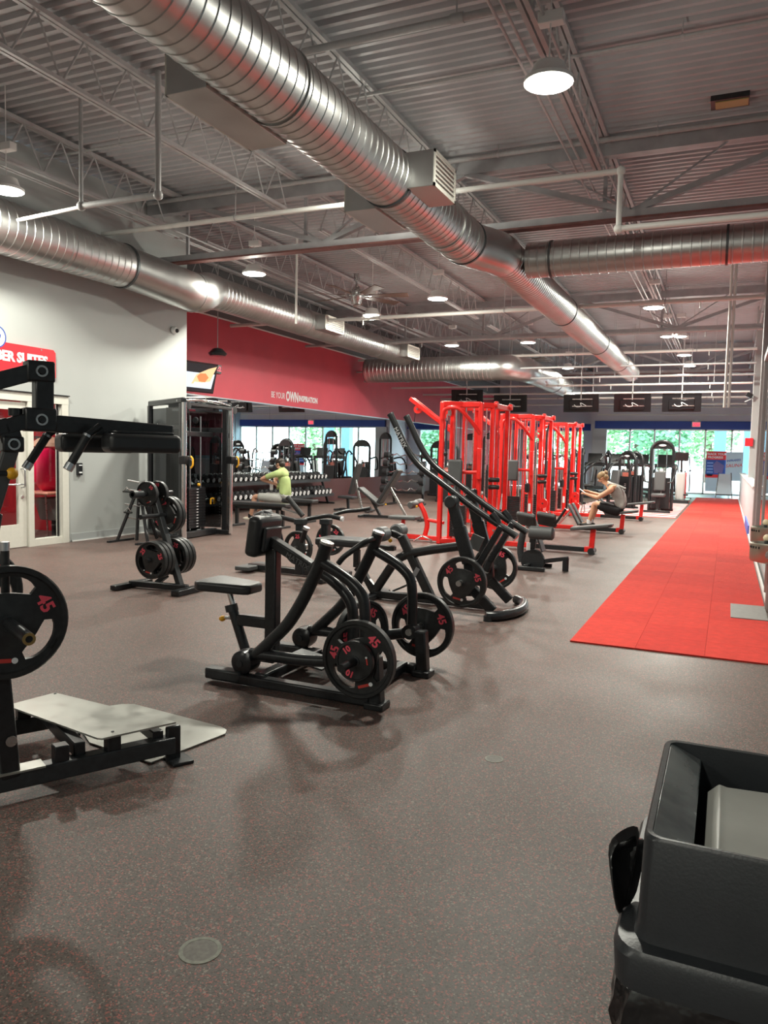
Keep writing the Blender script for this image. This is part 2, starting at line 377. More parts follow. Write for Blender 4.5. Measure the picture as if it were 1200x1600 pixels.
struct(MB().box((XR+.5,23.6,2.8),(.06,.9,3.6)).build('wall_red_fin', REDW, smooth=False), 'red wall fin behind the pale column')
gp = thing('window_3', 'tall glass partition panel beside the red carpet', 'window', (XR+.1,12.3,0)); del gp['category']; gp['kind'] = 'structure'
for ya in (9.9, 12.3, 14.7): MB().box((XR+.1,ya,1.6),(.09,.09,3.2)).build('mullion', COLM, gp, smooth=False)
for ya in (9.95, 12.35): MB().box((XR+.08,ya+1.17,1.62),(.012,2.26,3.1)).build('pane', GLASS, gp, smooth=False)
MB().box((XR+.1,12.3,3.2),(.1,4.9,.1)).build('head_rail', COLM, gp, smooth=False)
MB().box((XR+.1,12.3,.05),(.1,4.9,.1)).build('sill_rail', COLM, gp, smooth=False)
wr = MB().box((XR+.75,8.83,1.6),(1.42,.12,3.2)).build('wall_niche', FRAMEW, smooth=False); struct(wr, 'cream wall end beside the drinking fountain')
MB().box((XR+.85,8.762,.62),(1.3,.02,.98)).build('red_panel', mat('dark_red_panel',(.22,.005,.015),.35), wr, smooth=False)
MB().box((XR+.80,8.755,.065),(1.4,.03,.13)).build('kick_plate', mat('grey_kick',(.38,.40,.40),.5), wr, smooth=False)
# ---- carpet runner with single tiles
cr = thing('carpet_runner', 'long bright red carpet tile runner beside the glass partition', 'carpet', (-.35,19.4,0))
CARP = []
for i,(c) in enumerate([(.62,.040,.026),(.58,.034,.023),(.64,.048,.030),(.54,.032,.022)]):
    CARP.append(mat('red_carpet_%s'%'abcd'[i], c, .9, noise=.10, nscale=14, bump=.5, bscale=420))
CX0, CX1, CY0, CY1 = -1.07, .405, 6.09, 32.7
nx, ny = 3, 54; dx, dy = (CX1-CX0)/nx, (CY1-CY0)/ny
tile = {}
for j in range(ny):
    for i in range(nx):
        k = random.choice([0,0,0,1,1,2,3])
        x, y = CX0+dx*(i+.5), CY0+dy*(j+.5)
        if i == 2 and j in (4,): pass
        if k not in tile:
            o = MB().box((0,0,.006),(dx-.0015,dy-.0015,.012)).build('carpet_tile', CARP[k], None, smooth=False); tile[k] = o; o.parent = cr
        else:
            o = tile[k].copy(); COL.objects.link(o); o.parent = cr
        o.location = Vector((x,y,0))-Vector((-.35,19.4,0))
        o.rotation_euler = (0,0,random.choice([0,math.pi]))
p0, p1 = PZ(1141,940), PZ(1196,970)
hatch = MB().box(((p0.x+.405)/2,(p0.y+p1.y)/2-.15,.016),(.405-p0.x,.75,.008)).build('floor_mat', mat('grey_floor_mat',(.22,.21,.20),.6,noise=.1,nscale=30), smooth=False)
tag(hatch, 'small grey rectangular mat lying on the red carpet by the fountain', 'mat')
# striped floor beyond the benches
st = thing('striped_mat', 'red floor mat with white agility stripes beside the carpet', 'mat', (-2.6,24.2,0))
MB().box((-2.6,24.2,.003),(2.9,7.4,.006)).build('mat_base', mat('faded_red_mat',(.50,.10,.09),.7,noise=.1), st, smooth=False)
for i in range(11):
    MB().box((-2.6,20.9+i*.66,.008),(2.9,.24,.004)).build('stripe', PRINT, st, smooth=False)
for (px,py,rr,l) in ((313,1485,.062,'round faint ring stain on the rubber near the bin'),(772,1186,.045,'small round ring stain on the open rubber floor')):  # very thin discs standing for faint ring stains on the rubber
    p = PZ(px,py); o = thing('floor_mark', l, 'floor mark', (p.x,p.y,0))
    MB().lathe([(rr*.8,0),(rr*.8,.001),(0.001,.0012)], (p.x,p.y,0), Z1, 28).build('stain_disc', mat('ring_stain',(.115,.105,.088),.5,noise=.3,nscale=60), o)
    MB().ring((p.x,p.y,.0008), Z1, rr*.8, rr, .0014).build('rim', mat('ring_stain_rim',(.17,.175,.14),.5,noise=.3,nscale=60), o)
# ---- suite doorway
dr = thing('door_1', 'cream framed glass door and sidelight under the red sign', 'door', (XL,7.0,0)); del dr['category']; dr['kind'] = 'structure'
for (ya,yb_) in ((FY0,FY0+.09),(6.62,6.72),(7.965,8.06),(8.58,8.70)):
    MB().box((XL-.04,(ya+yb_)/2,FZ/2),(.14,yb_-ya,FZ)).build('jamb', FRAMEW, dr, smooth=False)
MB().box((XL-.04,(FY0+FY1)/2,FZ-.06),(.146,FY1-FY0+.004,.122)).build('head', FRAMEW, dr, smooth=False)
MB().box((XL+.03,(FY0+FY1)/2,FZ+.005),(.05,FY1-FY0+.02,.015)).build('head_drip', BLACK, dr, smooth=False)
MB().box((XL-.04,8.32,.05),(.12,.54,.1)).build('sidelight_sill', FRAMEW, dr, smooth=False)
MB().box((XL-.03,8.32,1.08),(.012,.54,1.96)).build('sidelight_pane', GLASS, dr, smooth=False)
MB().box((XL-.03,8.545,1.1),(.03,.012,2.0)).build('gasket', BLACK, dr, smooth=False)
leaf = MB().box((XL-.03,6.79,1.03),(.05,.12,2.04)).box((XL-.03,7.89,1.03),(.05,.13,2.04)).box((XL-.03,7.3375,1.995),(.05,.975,.11)).box((XL-.03,7.3375,.17),(.05,.975,.32)).build('door_leaf', FRAMEW, dr, smooth=False)
MB().box((XL-.03,7.3375,1.135),(.012,.97,1.60)).build('door_pane', GLASS, leaf, smooth=False)
MB().tube(arcpts([(XL,7.87,1.12),(XL+.07,7.87,1.12),(XL+.07,7.87,.86),(XL,7.87,.86)],.03),.011).build('pull_handle', ALU, leaf)
MB().tube([(XL+.04,6.8,.9),(XL+.04,7.87,.9)],.012).build('push_bar', ALU, leaf)
MB().cyl((XL-.01,7.88,.72),(XL+.012,7.88,.72),.02).build('lock', ALU, leaf)
# suite room behind
RX = XL-.16
struct(MB().box((RX-2.6,7.2,1.4),(.1,5.0,2.8)).build('wall_suite_back', mat('suite_brown_wall',(.20,.13,.12),.6,noise=.1), smooth=False), 'dim brown wall inside the suite')
struct(MB().box((RX-1.3,9.75,1.4),(2.6,.1,2.8)).build('wall_suite_side', mat('suite_red_wall',(.42,.02,.03),.5), smooth=False), 'red wall inside the suite')
struct(MB().box((RX-1.3,4.7,1.4),(2.6,.1,2.8)).build('wall_suite_side_near', mat('suite_red_wall_b',(.42,.02,.03),.5), smooth=False), 'red wall inside the suite near side')
struct(MB().box((RX-1.3,7.2,2.85),(2.7,5.2,.1)).build('ceiling_suite', WHITE, smooth=False))
struct(MB().box((RX-.35,7.55,1.35),(.06,.12,2.7)).build('trim_9', mat('suite_red_post',(.45,.02,.02),.4), smooth=False), 'red post inside the suite door')
struct(MB().box((RX-.2,8.93,1.35),(.06,.14,2.7)).build('trim_10', mat('suite_red_post_b',(.45,.02,.02),.4), smooth=False), 'red post behind the sidelight')
# ================================================================ ROOF STEEL
JX = [-10.56,-8.33,-6.10,-3.87,-1.64,.59,2.82]
GY = [1.1,10.5,19.9,29.3]
ZT, ZB = 5.50, 4.97
def make_joist(y0, y1, rods):
    r = thing('roof_joist', 'grey open-web steel joist under the corrugated roof deck', 'joist', (0,(y0+y1)/2,ZB), 'open-web roof joists')
    for dx_ in (-.03,.03):
        pass
    MB().box((-.032,(y0+y1)/2,ZT),(.045,y1-y0,.05)).box((.032,(y0+y1)/2,ZT),(.045,y1-y0,.05)).build('top_chord', STEELG, r, smooth=False)
    MB().box((-.03,(y0+y1)/2,ZB),(.04,y1-y0-.9,.04)).box((.03,(y0+y1)/2,ZB),(.04,y1-y0-.9,.04)).build('bottom_chord', STEELG, r, smooth=False)
    n = 14; s = (y1-y0-.9)/n; ya = y0+.45
    proto = None
    for i in range(n):
        for q in (0,1):
            a = Vector((0,ya+s*(i+.5*q),ZB if q == 0 else ZT)); c = Vector((0,ya+s*(i+.5+.5*q),ZT if q == 0 else ZB))
            MB().tube([a,c],.011,6).build('web_rod', STEELG, r)
    return r
for bi in range(len(GY)):
    y0, y1 = GY[bi], (GY[bi+1] if bi+1 < len(GY) else 38.4)
    j = make_joist(y0+.06, y1-.06, True); loc = j.location.copy()
    xs = [x for x in JX if not (bi == 0 and x < -9)]
    for i, x in enumerate(xs):
        if i == 0: j.location = (x, loc.y, loc.z)
        else: dup(j, (x, loc.y, loc.z))
GLAB = ['grey steel roof girder near the rising elbow of the main duct','grey steel roof girder with red primed flange just behind the branch duct','grey steel roof girder with red primed flange above the second red tower','pale steel roof girder with crossed struts above the hanging televisions']
def make_girder(Y, x0, x1):
    g = thing('roof_girder', GLAB[GY.index(Y)], 'girder', (0,Y,4.5), 'roof girders')
    MB().box(((x0+x1)/2,Y,5.40),(x1-x0,.14,.17)).build('top_chord', GIRD, g, smooth=False)
    MB().box(((x0+x1)/2,Y,4.57),(x1-x0,.13,.09)).build('bottom_chord', GIRD, g, smooth=False)
    MB().box(((x0+x1)/2,Y,4.512),(x1-x0,.15,.026)).build('lower_flange', PRIMER, g, smooth=False)
    x = -1.3-4.46*3
    while x < x1:
        for sx in (-1,1):
            for (t, wd) in ((1.12,.03),(2.23,.09)):
                a, c = (x,Y,4.6), (x+sx*t,Y,5.34)
                if x0 < a[0] < x1 and x0 < c[0] < x1: MB().beam(a,c,wd,wd*.8).build('diagonal', GIRD, g, smooth=False)
        x += 4.46
    for xx in JX:
        if x0+.1 < xx < x1-.1: MB().box((xx,Y+.05,4.97),(.05,.04,.75)).build('vertical', GIRD, g, smooth=False)
    return g
for Y in GY:
    make_girder(Y, XL+.02 if Y < 11 else XRED+.03, 3.15)
# ---------------------------------------------------------------- ducts
def spiral(p0, p1, r, pitch=.115, seg=40, amp=.006):
    p0, p1 = Vector(p0), Vector(p1); L = (p1-p0).length; prof = [(r,0)]; h = pitch*.5
    while h < L-.03:
        prof += [(r,h-.012),(r+amp,h-.006),(r+amp,h+.006),(r,h+.012)]; h += pitch
    prof.append((r,L)); m = MB(); m.lathe_open(prof, p0, p1-p0, seg); return m
def flange(m, c, d, r, w=.03, t=.014): return m.lathe_open([(r-.01,-w/2),(r+t,-w/2),(r+t,w/2),(r-.01,w/2)], c, d, 40)
DX, DZ, DR = -3.21, 4.16, .278
md = thing('ceiling_duct', 'large silver spiral duct running the length of the room with side registers', 'duct', (DX,8,DZ))
ds = [3.15, 6.9, 10.0]
MD = Vector((DX,0,DZ))
def dpt(y): return Vector((DX,y,DZ))
for a, c in ((3.15,5.1),(5.1,7.13),(7.13,8.75),(8.75,9.55)):
    spiral(dpt(a), dpt(c), DR).build('duct_section', GALV, md)
for y_, w_ in ((3.15,.07),(5.1,.02),(7.13,.035),(8.75,.02),(8.95,.03),(9.3,.02),(9.55,.035)):
    flange(MB(), dpt(y_), Y1, DR, w_).build('duct_collar', GALVD if w_ in (.035,.07) else GALV, md)
# elbow rising at the near end
el = []
for k in range(9):
    t = math.radians(90*k/8); el.append(Vector((DX, 3.12-.55*math.sin(t), DZ+.55*(1-math.cos(t)))))
el.append(el[-1]+Vector((0,0,.95)))
MB().tube(el, DR*.97, 36, caps=False).build('duct_elbow', GALV, md)
# tee and narrower run
TX = -2.95
MB().tube(smoothpts([(DX,9.55,DZ),(DX+.03,9.75,DZ),(TX-.03,10.2,DZ),(TX,10.4,DZ)],4), DR, 40, caps=False, radii=None).build('tee_body', GALV, md)
for a, c in ((10.4,14.6),(14.6,18.8),(18.8,22.6),(22.6,25.6)):
    spiral((TX,a,DZ),(TX,c,DZ), .262, .1).build('duct_section', GALV, md)
for y_ in (10.4,14.6,18.8,22.6): flange(MB(), (TX,y_,DZ), Y1, .262, .04).build('duct_collar', GALVD, md)
MB().lathe([(.262,0),(.262,.02),(.001,.02)], (TX,25.6,DZ), Y1, 40).build('end_cap', GALV, md)
def register(name, parent, c, size, face, label=None):
    r = MB().box(c, size).build(name, GALV, parent, bevel=.004); fx = Vector(face)
    cc = Vector(c)+Vector((size[0]*.5*fx.x,0,0))
    hy, hz = size[1]*.5-.015, size[2]*.5-.015
    MB().box(cc,(.01,size[1]-.03,.014)).build('grille_blade', FRAMEW, r, smooth=False)
    for k in range(7):
        zz = cc.z-hz+2*hz*(k+.5)/7; MB().box((cc.x,cc.y,zz),(.012,size[1]-.04,.02)).build('grille_blade', FRAMEW, r, smooth=False)
    MB().box(cc+Vector((.003*fx.x,0,hz)),(.014,size[1],.03)).box(cc+Vector((.003*fx.x,0,-hz)),(.014,size[1],.03)).box(cc+Vector((.003*fx.x,hy,0)),(.014,.03,size[2])).box(cc+Vector((.003*fx.x,-hy,0)),(.014,.03,size[2])).build('grille_frame', FRAMEW, r, smooth=False)
    return r
p = PX(690,296,DX+DR+.2)
register('register_box', md, (DX+DR+.06,p.y,DZ+.02),(.34,.62,.34),(1,0,0))
for (a,c_) in ((4.45,5.5),(7.2,8.0)):
    register('register_box', md, (DX-DR-.05,(a+c_)/2,DZ-.11),(.34,c_-a,.30),(-1,0,0))
# right hand branch
pb = PY(1000,394,10.0); BY = 10.0
for _ in range(20):
    pz = PY(1000,394,BY).z
    BY += (DZ-pz)*.8
BR = .235
br = thing('branch_duct', 'silver spiral branch duct leaving the main duct towards the glass partition', 'duct', (0,BY,DZ))
spiral((TX+.27,BY,DZ),(-2.35,BY,DZ),BR).build('duct_section', GALV, br)
spiral((-2.35,BY,DZ),(-.15,BY,DZ),BR).build('duct_section', GALV, br)
spiral((-.15,BY,DZ),(3.1,BY,DZ),BR).build('duct_section', GALV, br)
for x_ in (-2.35,-.15,1.9): flange(MB(), (x_,BY,DZ), X1, BR, .03).build('duct_collar', GALVD, br)
# wall duct with offset
wd = thing('wall_duct', 'silver spiral duct with an offset bend hugging the grey wall', 'duct', (-8.5,9,4.2))
LZ, LR = 4.22, .315
ax, bx_ = -8.55, -8.55
pA = PX(200,390,-8.5); 
spiral((-8.62,-6.8,LZ),(-8.62,8.1,LZ),LR+.02,.13).build('duct_section', GALV, wd)
spiral((-8.62,8.1,LZ),(-8.62,9.35,LZ),LR+.01,.13).build('duct_section', GALV, wd)
MB().tube(smoothpts([(-8.62,9.35,LZ),(-8.6,9.5,LZ-.01),(-8.28,10.35,LZ-.16),(-8.28,10.6,LZ-.17)],5), LR, 36, caps=False).build('offset_bend', GALV, wd)
MB().tube(smoothpts([(-8.28,10.6,LZ-.17),(-8.28,10.8,LZ-.16),(-8.55,11.35,LZ+.02),(-8.6,11.6,LZ+.04)],5), LR-.005, 36, caps=False).build('offset_bend', GALV, wd)
W2X, W2Z, W2R = -8.62, 4.27, .29
spiral((W2X,11.55,W2Z),(W2X,14.8,W2Z),W2R).build('duct_section', GALV, wd)
spiral((W2X,14.8,W2Z),(W2X,18.6,W2Z),W2R).build('duct_section', GALV, wd)
spiral((W2X,18.6,W2Z),(W2X,20.6,W2Z),W2R).build('duct_section', GALV, wd)
for y_,x_,z_,r_ in ((8.1,-8.62,LZ,LR+.015),(9.35,-8.62,LZ,LR+.01),(10.6,-8.28,LZ-.17,LR),(11.55,W2X,W2Z,W2R),(14.8,W2X,W2Z,W2R),(18.6,W2X,W2Z,W2R)):
    flange(MB(), (x_,y_,z_), Y1, r_, .04).build('duct_collar', GALVD if y_ in (9.35,11.55) else GALV, wd)
MB().lathe([(W2R,0),(W2R,.02),(.001,.02)], (W2X,20.6,W2Z), Y1, 36).build('end_cap', GALV, wd)
register('register_box', wd, (W2X+W2R+.05,15.4,W2Z),(.3,.9,.32),(1,0,0))
register('register_box', wd, (W2X+W2R+.05,20.1,W2Z),(.3,.9,.34),(1,0,0))
# far cross duct
FYD = 21.8; FZD = PY(680,577,FYD).z
fd = thing('cross_duct', 'silver duct leaving the red wall and turning towards the far windows', 'duct', (-8.5,FYD,FZD))
xa, xb = PY(575,577,FYD).x, PY(770,570,FYD).x
FR = .36
for k in range(3):
    spiral((xa+(xb-xa)*k/3,FYD,FZD),(xa+(xb-xa)*(k+1)/3,FYD,FZD),FR,.13,32).build('duct_section', GALV, fd)
    flange(MB(), (xa+(xb-xa)*(k+1)/3,FYD,FZD), X1, FR, .05).build('duct_collar', GALV, fd)
MB().lathe([(FR,0),(FR,.02),(.001,.02)], (xa,FYD,FZD), -X1, 32).build('end_cap', GALVD, fd)
MB().tube(smoothpts([(xb,FYD,FZD),(xb+.4,FYD+.05,FZD),(xb+.75,FYD+.5,FZD),(xb+.8,FYD+1.1,FZD)],5), FR, 32, caps=False).build('duct_elbow', GALV, fd)
spiral((xb+.8,FYD+1.1,FZD),(xb+.8,FYD+4.5,FZD),FR-.02,.13,32).build('duct_section', GALV, fd)
spiral((xb+.8,FYD+4.5,FZD),(xb+.8,FYD+9,FZD),FR-.03,.13,32).build('duct_section', GALV, fd)
for y_ in (1.1,4.5,6.5): flange(MB(), (xb+.8,FYD+y_,FZD), Y1, FR-.02, .05).build('duct_collar', GALVD, fd)
MB().lathe([(FR-.03,0),(FR-.03,.02),(.001,.02)], (xb+.8,FYD+9,FZD), Y1, 32).build('end_cap', GALV, fd)
# ---------------------------------------------------------------- pipes along X
def pipe_x(p1, p2, z, r, m=PIPE, hang=(), label='straight sprinkler pipe crossing the room under the roof deck', group='sprinkler pipes', ext=None, name='sprinkler_pipe', heads=()):
    a, c = PZ(*p1, z), PZ(*p2, z); Y = (a.y+c.y)/2
    a, c = PY(*p1,Y), PY(*p2,Y); xa_, xb_ = a.x, c.x
    if ext: xa_, xb_ = (ext[0] if ext[0] is not None else xa_), (ext[1] if ext[1] is not None else xb_)
    o = thing(name, label, 'pipe', ((xa_+xb_)/2,Y,z), group)
    MB().tube([(xa_,Y,z),(xb_,Y,z)], r, 12).build('pipe', m, o)
    for hx in hang:
        MB().tube([(hx,Y,z),(hx,Y,ZD)], .007, 6).build('hanger_rod', STEELG, o); MB().ring((hx,Y,z), X1, r, r+.008, .025, 14).build('hanger_loop', STEELG, o)
    for hx in heads: MB().tube([(hx,Y,z),(hx,Y,z-.14)], .012, 8).build('sprinkler_drop', m, o)
    return o, Y
pipe_x((545,152),(1200,33),5.42,.020, hang=(-1.9,-.6,.8), ext=(None,3.0))
o,_ = pipe_x((470,85),(820,3),5.30,.035, hang=(-2.4,), ext=(None,2.5)); MB().cyl((-2.45,_,5.30),(-2.33,_,5.30),.048).build('coupling', PIPE, o)
pipe_x((250,316),(1200,182),5.44,.032, hang=(-6.6,-3,-1,.9), ext=(-8.9,3.0))
PL1, YP1 = pipe_x((160,360),(970,275),4.70,.034, PIPEW, hang=(-6.5,-4.6), label='long white sprinkler pipe crossing above the branch duct with a drop elbow', group=None)
xe = PY(970,275,YP1).x; zl = PY(970,357,YP1).z
MB().tube(arcpts([(xe-.05,YP1,4.70),(xe,YP1,4.70),(xe,YP1,zl),(xe+.05,YP1,zl)],.04), .032, 12).build('drop', PIPEW, PL1)
MB().tube([(xe,YP1,zl),(3.0,YP1,zl-.0)], .036, 12).build('pipe', PIPEW, PL1)
for z_ in (4.70,zl): MB().ell((xe,YP1,z_),.055).build('elbow_fitting', PIPEW, PL1)
pipe_x((25,249),(540,170),5.40,.018, hang=(-7.5,-5.5), ext=(-8.9,None))
# U shaped pipe near the wall duct
YU = 7.0; zt = PY(247,136,YU).z; zb_ = PY(247,302,YU).z; x1_, x2_ = PY(127,200,YU).x, PY(247,200,YU).x; x2b = PY(247,302,YU).x; x1b = PY(127,318,YU).x
up = thing('pipe_loop', 'grey pipe dropping from the deck in a square U near the wall duct', 'pipe', ((x1b+x2b)/2,YU,zb_))
MB().tube([(x2b,YU,ZD),(x2b,YU,zb_)],.034,14).build('riser', PIPE, up); MB().tube([(x1b,YU,ZD),(x1b,YU,zb_-.02)],.024,14).build('riser', PIPE, up)
MB().tube([(x1b-.02,YU,zb_-.02),(x2b,YU,zb_-.02)],.036,14).build('crossbar', PIPE, up)
for x_ in (x1b,x2b): MB().ell((x_,YU,zb_-.02),.055).build('elbow_fitting', PIPE, up)
MB().tube([(-8.1,YU,zb_-.08),(x1b,YU,zb_-.03)],.022,12).build('tail_pipe', PIPEW, up)
for i,(p1,p2,z,r,m,hang) in enumerate([((397,507),(1200,463),4.32,.040,PIPEW,(-6.9,-4.2,-1.2)),((564,537),(1190,513),4.32,.036,PIPE,(-8,-5,-2)),((586,563),(1183,544),4.32,.038,PIPEW,(-8,-6.2,-3,-.9)),
        ((560,583),(1176,565),3.95,.026,PIPE,(-7,-4,-1)),((600,599),(1176,580),3.72,.030,PIPE,(-9,-6,-3)),((640,612),(1176,590),3.70,.030,PIPEW,(-8,-5,-2,-.5)),((705,623),(1172,603),3.70,.034,PIPEW,(-7,-4.4,-1.5)),((705,629),(1172,613),3.68,.036,PIPEW,(-6,-3,-.8)),((760,638),(1165,624),3.62,.034,PIPEW,(-5,-2))]):
    pipe_x(p1,p2,z,r,m,hang, ext=(XRED+.1,XR+.1), heads=(-7.3,-3.4,-.6))
for z_ in (3.42,3.75,4.1):
    tag(MB().tube([(XS+.1,YF-.06,z_),(3.1,YF-.06,z_)],.03,10).build('wall_conduit', PIPEW), 'white conduit run along the far wall above the blue band', 'conduit', 'far wall conduits')
for x_ in (1139.5,1146):
    a = PY(x_,500,15.8); tag(MB().tube([(a.x,15.8,ZD),(a.x,15.8,2.45)],.026,10).build('hanging_conduit', PIPEW), 'white vertical conduit hanging from the deck above the red carpet', 'conduit', 'hanging conduits')
a = PY(463,460,13.2); tag(MB().tube([(a.x,13.2,ZD),(a.x,13.2,PY(463,506,13.2).z)],.024,10).build('pipe_drop', PIPEW), 'white pipe drop beside the wall duct register', 'pipe')
for (pxa, pya, pxb, pyb) in ((0,262,250,352),):
    pass
# conduits beside a joist
for dx_ in (-.10,-.17,.10):
    tag(MB().tube([(-8.33+dx_,1.5,ZB-.06),(-8.33+dx_,38,ZB-.06)],.014,8).build('roof_conduit', PIPE), 'thin conduit strapped along a roof joist', 'conduit', 'conduits along the joists')
    tag(MB().tube([(-1.64+dx_*1.3,1.5,ZB-.05),(-1.64+dx_*1.3,38,ZB-.05)],.014,8).build('roof_conduit', PIPE), 'thin conduit strapped along a roof joist', 'conduit', 'conduits along the joists')
# roof hatch light patch
p = PZ(1141,153,ZD); o = thing('roof_vent', 'small dull yellow vent box in the roof deck', 'vent', (p.x,p.y,ZD-.06)); q0, q1 = PZ(1112,150,ZD), PZ(1173,150,ZD)
MB().box((p.x,p.y,ZD-.02),(q1.x-q0.x,.26,.08)).build('housing', DARK, o, smooth=False); MB().box((p.x+.02,p.y,ZD-.065),((q1.x-q0.x)*.85,.18,.012)).build('lens', mat('yellowed_lens',(.45,.36,.14),.4), o, smooth=False)
# ---------------------------------------------------------------- lamps
LENS = mat('lamp_lens',(1,1,1),.4,emit=(1.0,.97,.90),estr=14.0)
def lamp(x, y, z=4.40, r=.195, real=True):
    L = thing('high_bay_lamp', 'round white high bay lamp hanging below the roof joists', 'lamp', (x,y,z), 'round high bay lamps')
    MB().lathe([(.05,.16),(.12,.14),(.15,.06),(r,.03),(r,0),(r-.012,-.004)][::-1], (x,y,z), Z1, 28).build('housing', WHITE, L)
    MB().lathe([(r-.013,-.006),(r*.6,-.016),(.001,-.02)], (x,y,z), Z1, 28).build('lens', LENS, L)
    MB().tube([(x,y,z+.15),(x,y,ZD)],.006,6).build('cord', WHITE, L)
    MB().box((x,y+.02,ZB-.07),(.2,.1,.09)).build('junction_box', WHITE, L, bevel=.008)
    ld = bpy.data.lights.new('lamp_light','AREA'); ld.shape = 'DISK'; ld.size = r*1.9; ld.energy = LAMP_W; ld.color = (1.0,.985,.86)
    pd = bpy.data.lights.new('lamp_glow','POINT'); pd.energy = LAMP_W*.16; pd.shadow_soft_size = .05; pd.color = (1.0,.985,.86)
    po_ = bpy.data.objects.new('lamp_glow', pd); COL.objects.link(po_); po_.location = (0,0,-.16); po_.parent = L
    lo = bpy.data.objects.new('lamp_light', ld); COL.objects.link(lo); lo.location = (0,0,-.045); lo.parent = L
    return L
for (px,py) in ((857,130),(397,428),(581,493),(706,540),(1021,481),(1042,526),(1063,526),(1069,555),(1077,572),(10,298)):
    p = PZ(px,py,4.40); lamp(p.x,p.y,r=.15 if py == 526 else .195)
for (x,y) in ((-1.5,-5.0),(-5.8,-3.6),(-4.3,8.8),(-5.2,14.0),(-5.0,26.0),(-4.9,20.0)): lamp(x,y,4.85 if y == 8.8 else 4.4)
# ---------------------------------------------------------------- ceiling fans
FANB = mat('fan_blade_wood',(.16,.10,.08),.45,noise=.15)
def fan(x, y, z, R, label, a0):
    f = thing('ceiling_fan', label, 'fan', (x,y,z))
    MB().lathe([(.03,.22),(.07,.16),(.15,.1),(.16,.02),(.12,-.05),(.09,-.16),(.001,-.17)][::-1], (x,y,z), Z1, 20).build('motor', STEEL, f)
    MB().tube([(x,y,z+.2),(x,y,ZB)],.018,10).build('downrod', STEEL, f); MB().cyl((x,y,ZB-.12),(x,y,ZB+.02),.06).build('canopy', STEEL, f)
    for k in range(7):
        a = a0+2*math.pi*k/7; d = Vector((math.cos(a),math.sin(a),0)); s_ = Vector((-d.y,d.x,0)); c = Vector((x,y,z))
        m = MB(); w0,w1 = .06,.10
        q = [c+d*.26-s_*w0+Z1*.012, c+d*R-s_*w1+Z1*.02, c+d*R+s_*w1-Z1*.02, c+d*.26+s_*w0-Z1*.012]
        bl = m.prism(q,(0,0,.012)).build('blade', FANB, f, bevel=.004)
        MB().beam(c+d*.12,c+d*.3,.05,.015).build('blade_arm', STEEL, bl)
    return f
p = PY(557,463,14.0); fan(p.x,p.y,p.z,1.05,'ceiling fan with long brown blades above the dumbbell area',.2)
p = PY(815,563,26.5); fan(p.x,p.y,p.z-.0,1.0,'ceiling fan with brown blades beyond the second girder',.5)
# ================================================================ WEIGHT PLATES
def Kz(x0, y0, s): return lambda u, v: (x0+u/s, y0+v/s)
def plate_mesh(R, T, holes=True):
    mb = MB(); n = 48; k = R/.225
    def prof(th):
        h = .004*k; ins = False
        if holes:
            for c in (90, 210, 330):
                d = (math.degrees(th)-c+180) % 360-180
                if abs(d) < 37: h = (.004+.030*math.sqrt(max(0,1-(d/37)**2)))*k; ins = abs(d) < 36
        mid = .150*k
        return [.027*k if R > .2 else .027, .055*k, .10*k, mid-h, mid+h, .197*k, .203*k, R-.006*k, R], ins
    zt = [T*.5, T*.46, T*.28, T*.26, T*.26, T*.30, T*.5, T*.5, T*.40]
    cols = []; sol = []
    for j in range(n):
        th = 2*math.pi*(j+.5)/n; rs, ins = prof(th); sol.append(not ins)
        cols.append([[len(mb.v)+i for i in range(9)], None]); 
        for r, z in zip(rs, zt): mb.v.append(Vector((r*math.cos(th), r*math.sin(th), z)))
        cols[-1][1] = [len(mb.v)+i for i in range(9)]
        for r, z in zip(rs, zt): mb.v.append(Vector((r*math.cos(th), r*math.sin(th), -z)))
    for j in range(n):
        a, c = cols[j], cols[(j+1)%n]; open_ = not (sol[j] or sol[(j+1)%n]); 
        for i in range(8):
            if i == 3 and open_: continue
            mb.f.append((a[0][i],a[0][i+1],c[0][i+1],c[0][i])); mb.f.append((a[1][i],c[1][i],c[1][i+1],a[1][i+1]))
        mb.f.append((a[0][8],a[1][8],c[1][8],c[0][8])); mb.f.append((a[0][0],c[0][0],c[1][0],a[1][0]))
        if open_:
            for i in (3,4): mb.f.append((a[0][i],c[0][i],c[1][i],a[1][i]))
    # end walls of openings
    for j in range(n):
        j2 = (j+1)%n
        if holes:
            o1 = not (sol[j-1] or sol[j]); o2 = not (sol[j] or sol[j2])
            if o1 != o2:
                a = cols[j]; mb.f.append((a[0][3],a[0][4],a[1][4],a[1][3]))
    mb.m = [0]*len(mb.f); return mb
def plate_master(R, T, word, label):
    t = thing('weight_plate', label, 'weight plate', (0,0,0))
    d = plate_mesh(R,T, R > .15).build('disc', RUBBER, t, angle=30); k = R/.225
    MB().ring((0,0,0), Z1, .024, .034, T+.006, 20).build('hub_ring', DARK, t)
    for a in (30, 150):
        c = Vector((math.cos(math.radians(a)), math.sin(math.radians(a)), 0)); yd = c
        text('weight_number', word, .075*k if R > .15 else .05, c*.150*k+Z1*(T*.27), yd.cross(Z1), yd, REDTXT, t, .0025, bold=.002)
    c = Vector((0,-1,0)); lg = MB().box(c*.152*k+Vector((-.014*k,0,T*.275)),(.07*k,.016*k,.004)).build('name_badge', REDLOGO, t, smooth=False)
    MB().lathe([(.012*k,0),(.012*k,.004),(.001,.0045)], c*.152*k+Vector((.034*k,0,T*.272)), Z1, 16).build('round_badge', PRINT, t)
    return t
PL45 = plate_master(.225, .052, '45', 'x'); PL10 = plate_master(.115, .03, '10', 'x'); PL25 = plate_master(.19, .05, '25', 'x'); PLS = plate_master(.13,.045,'10','x')
PUSED = {}
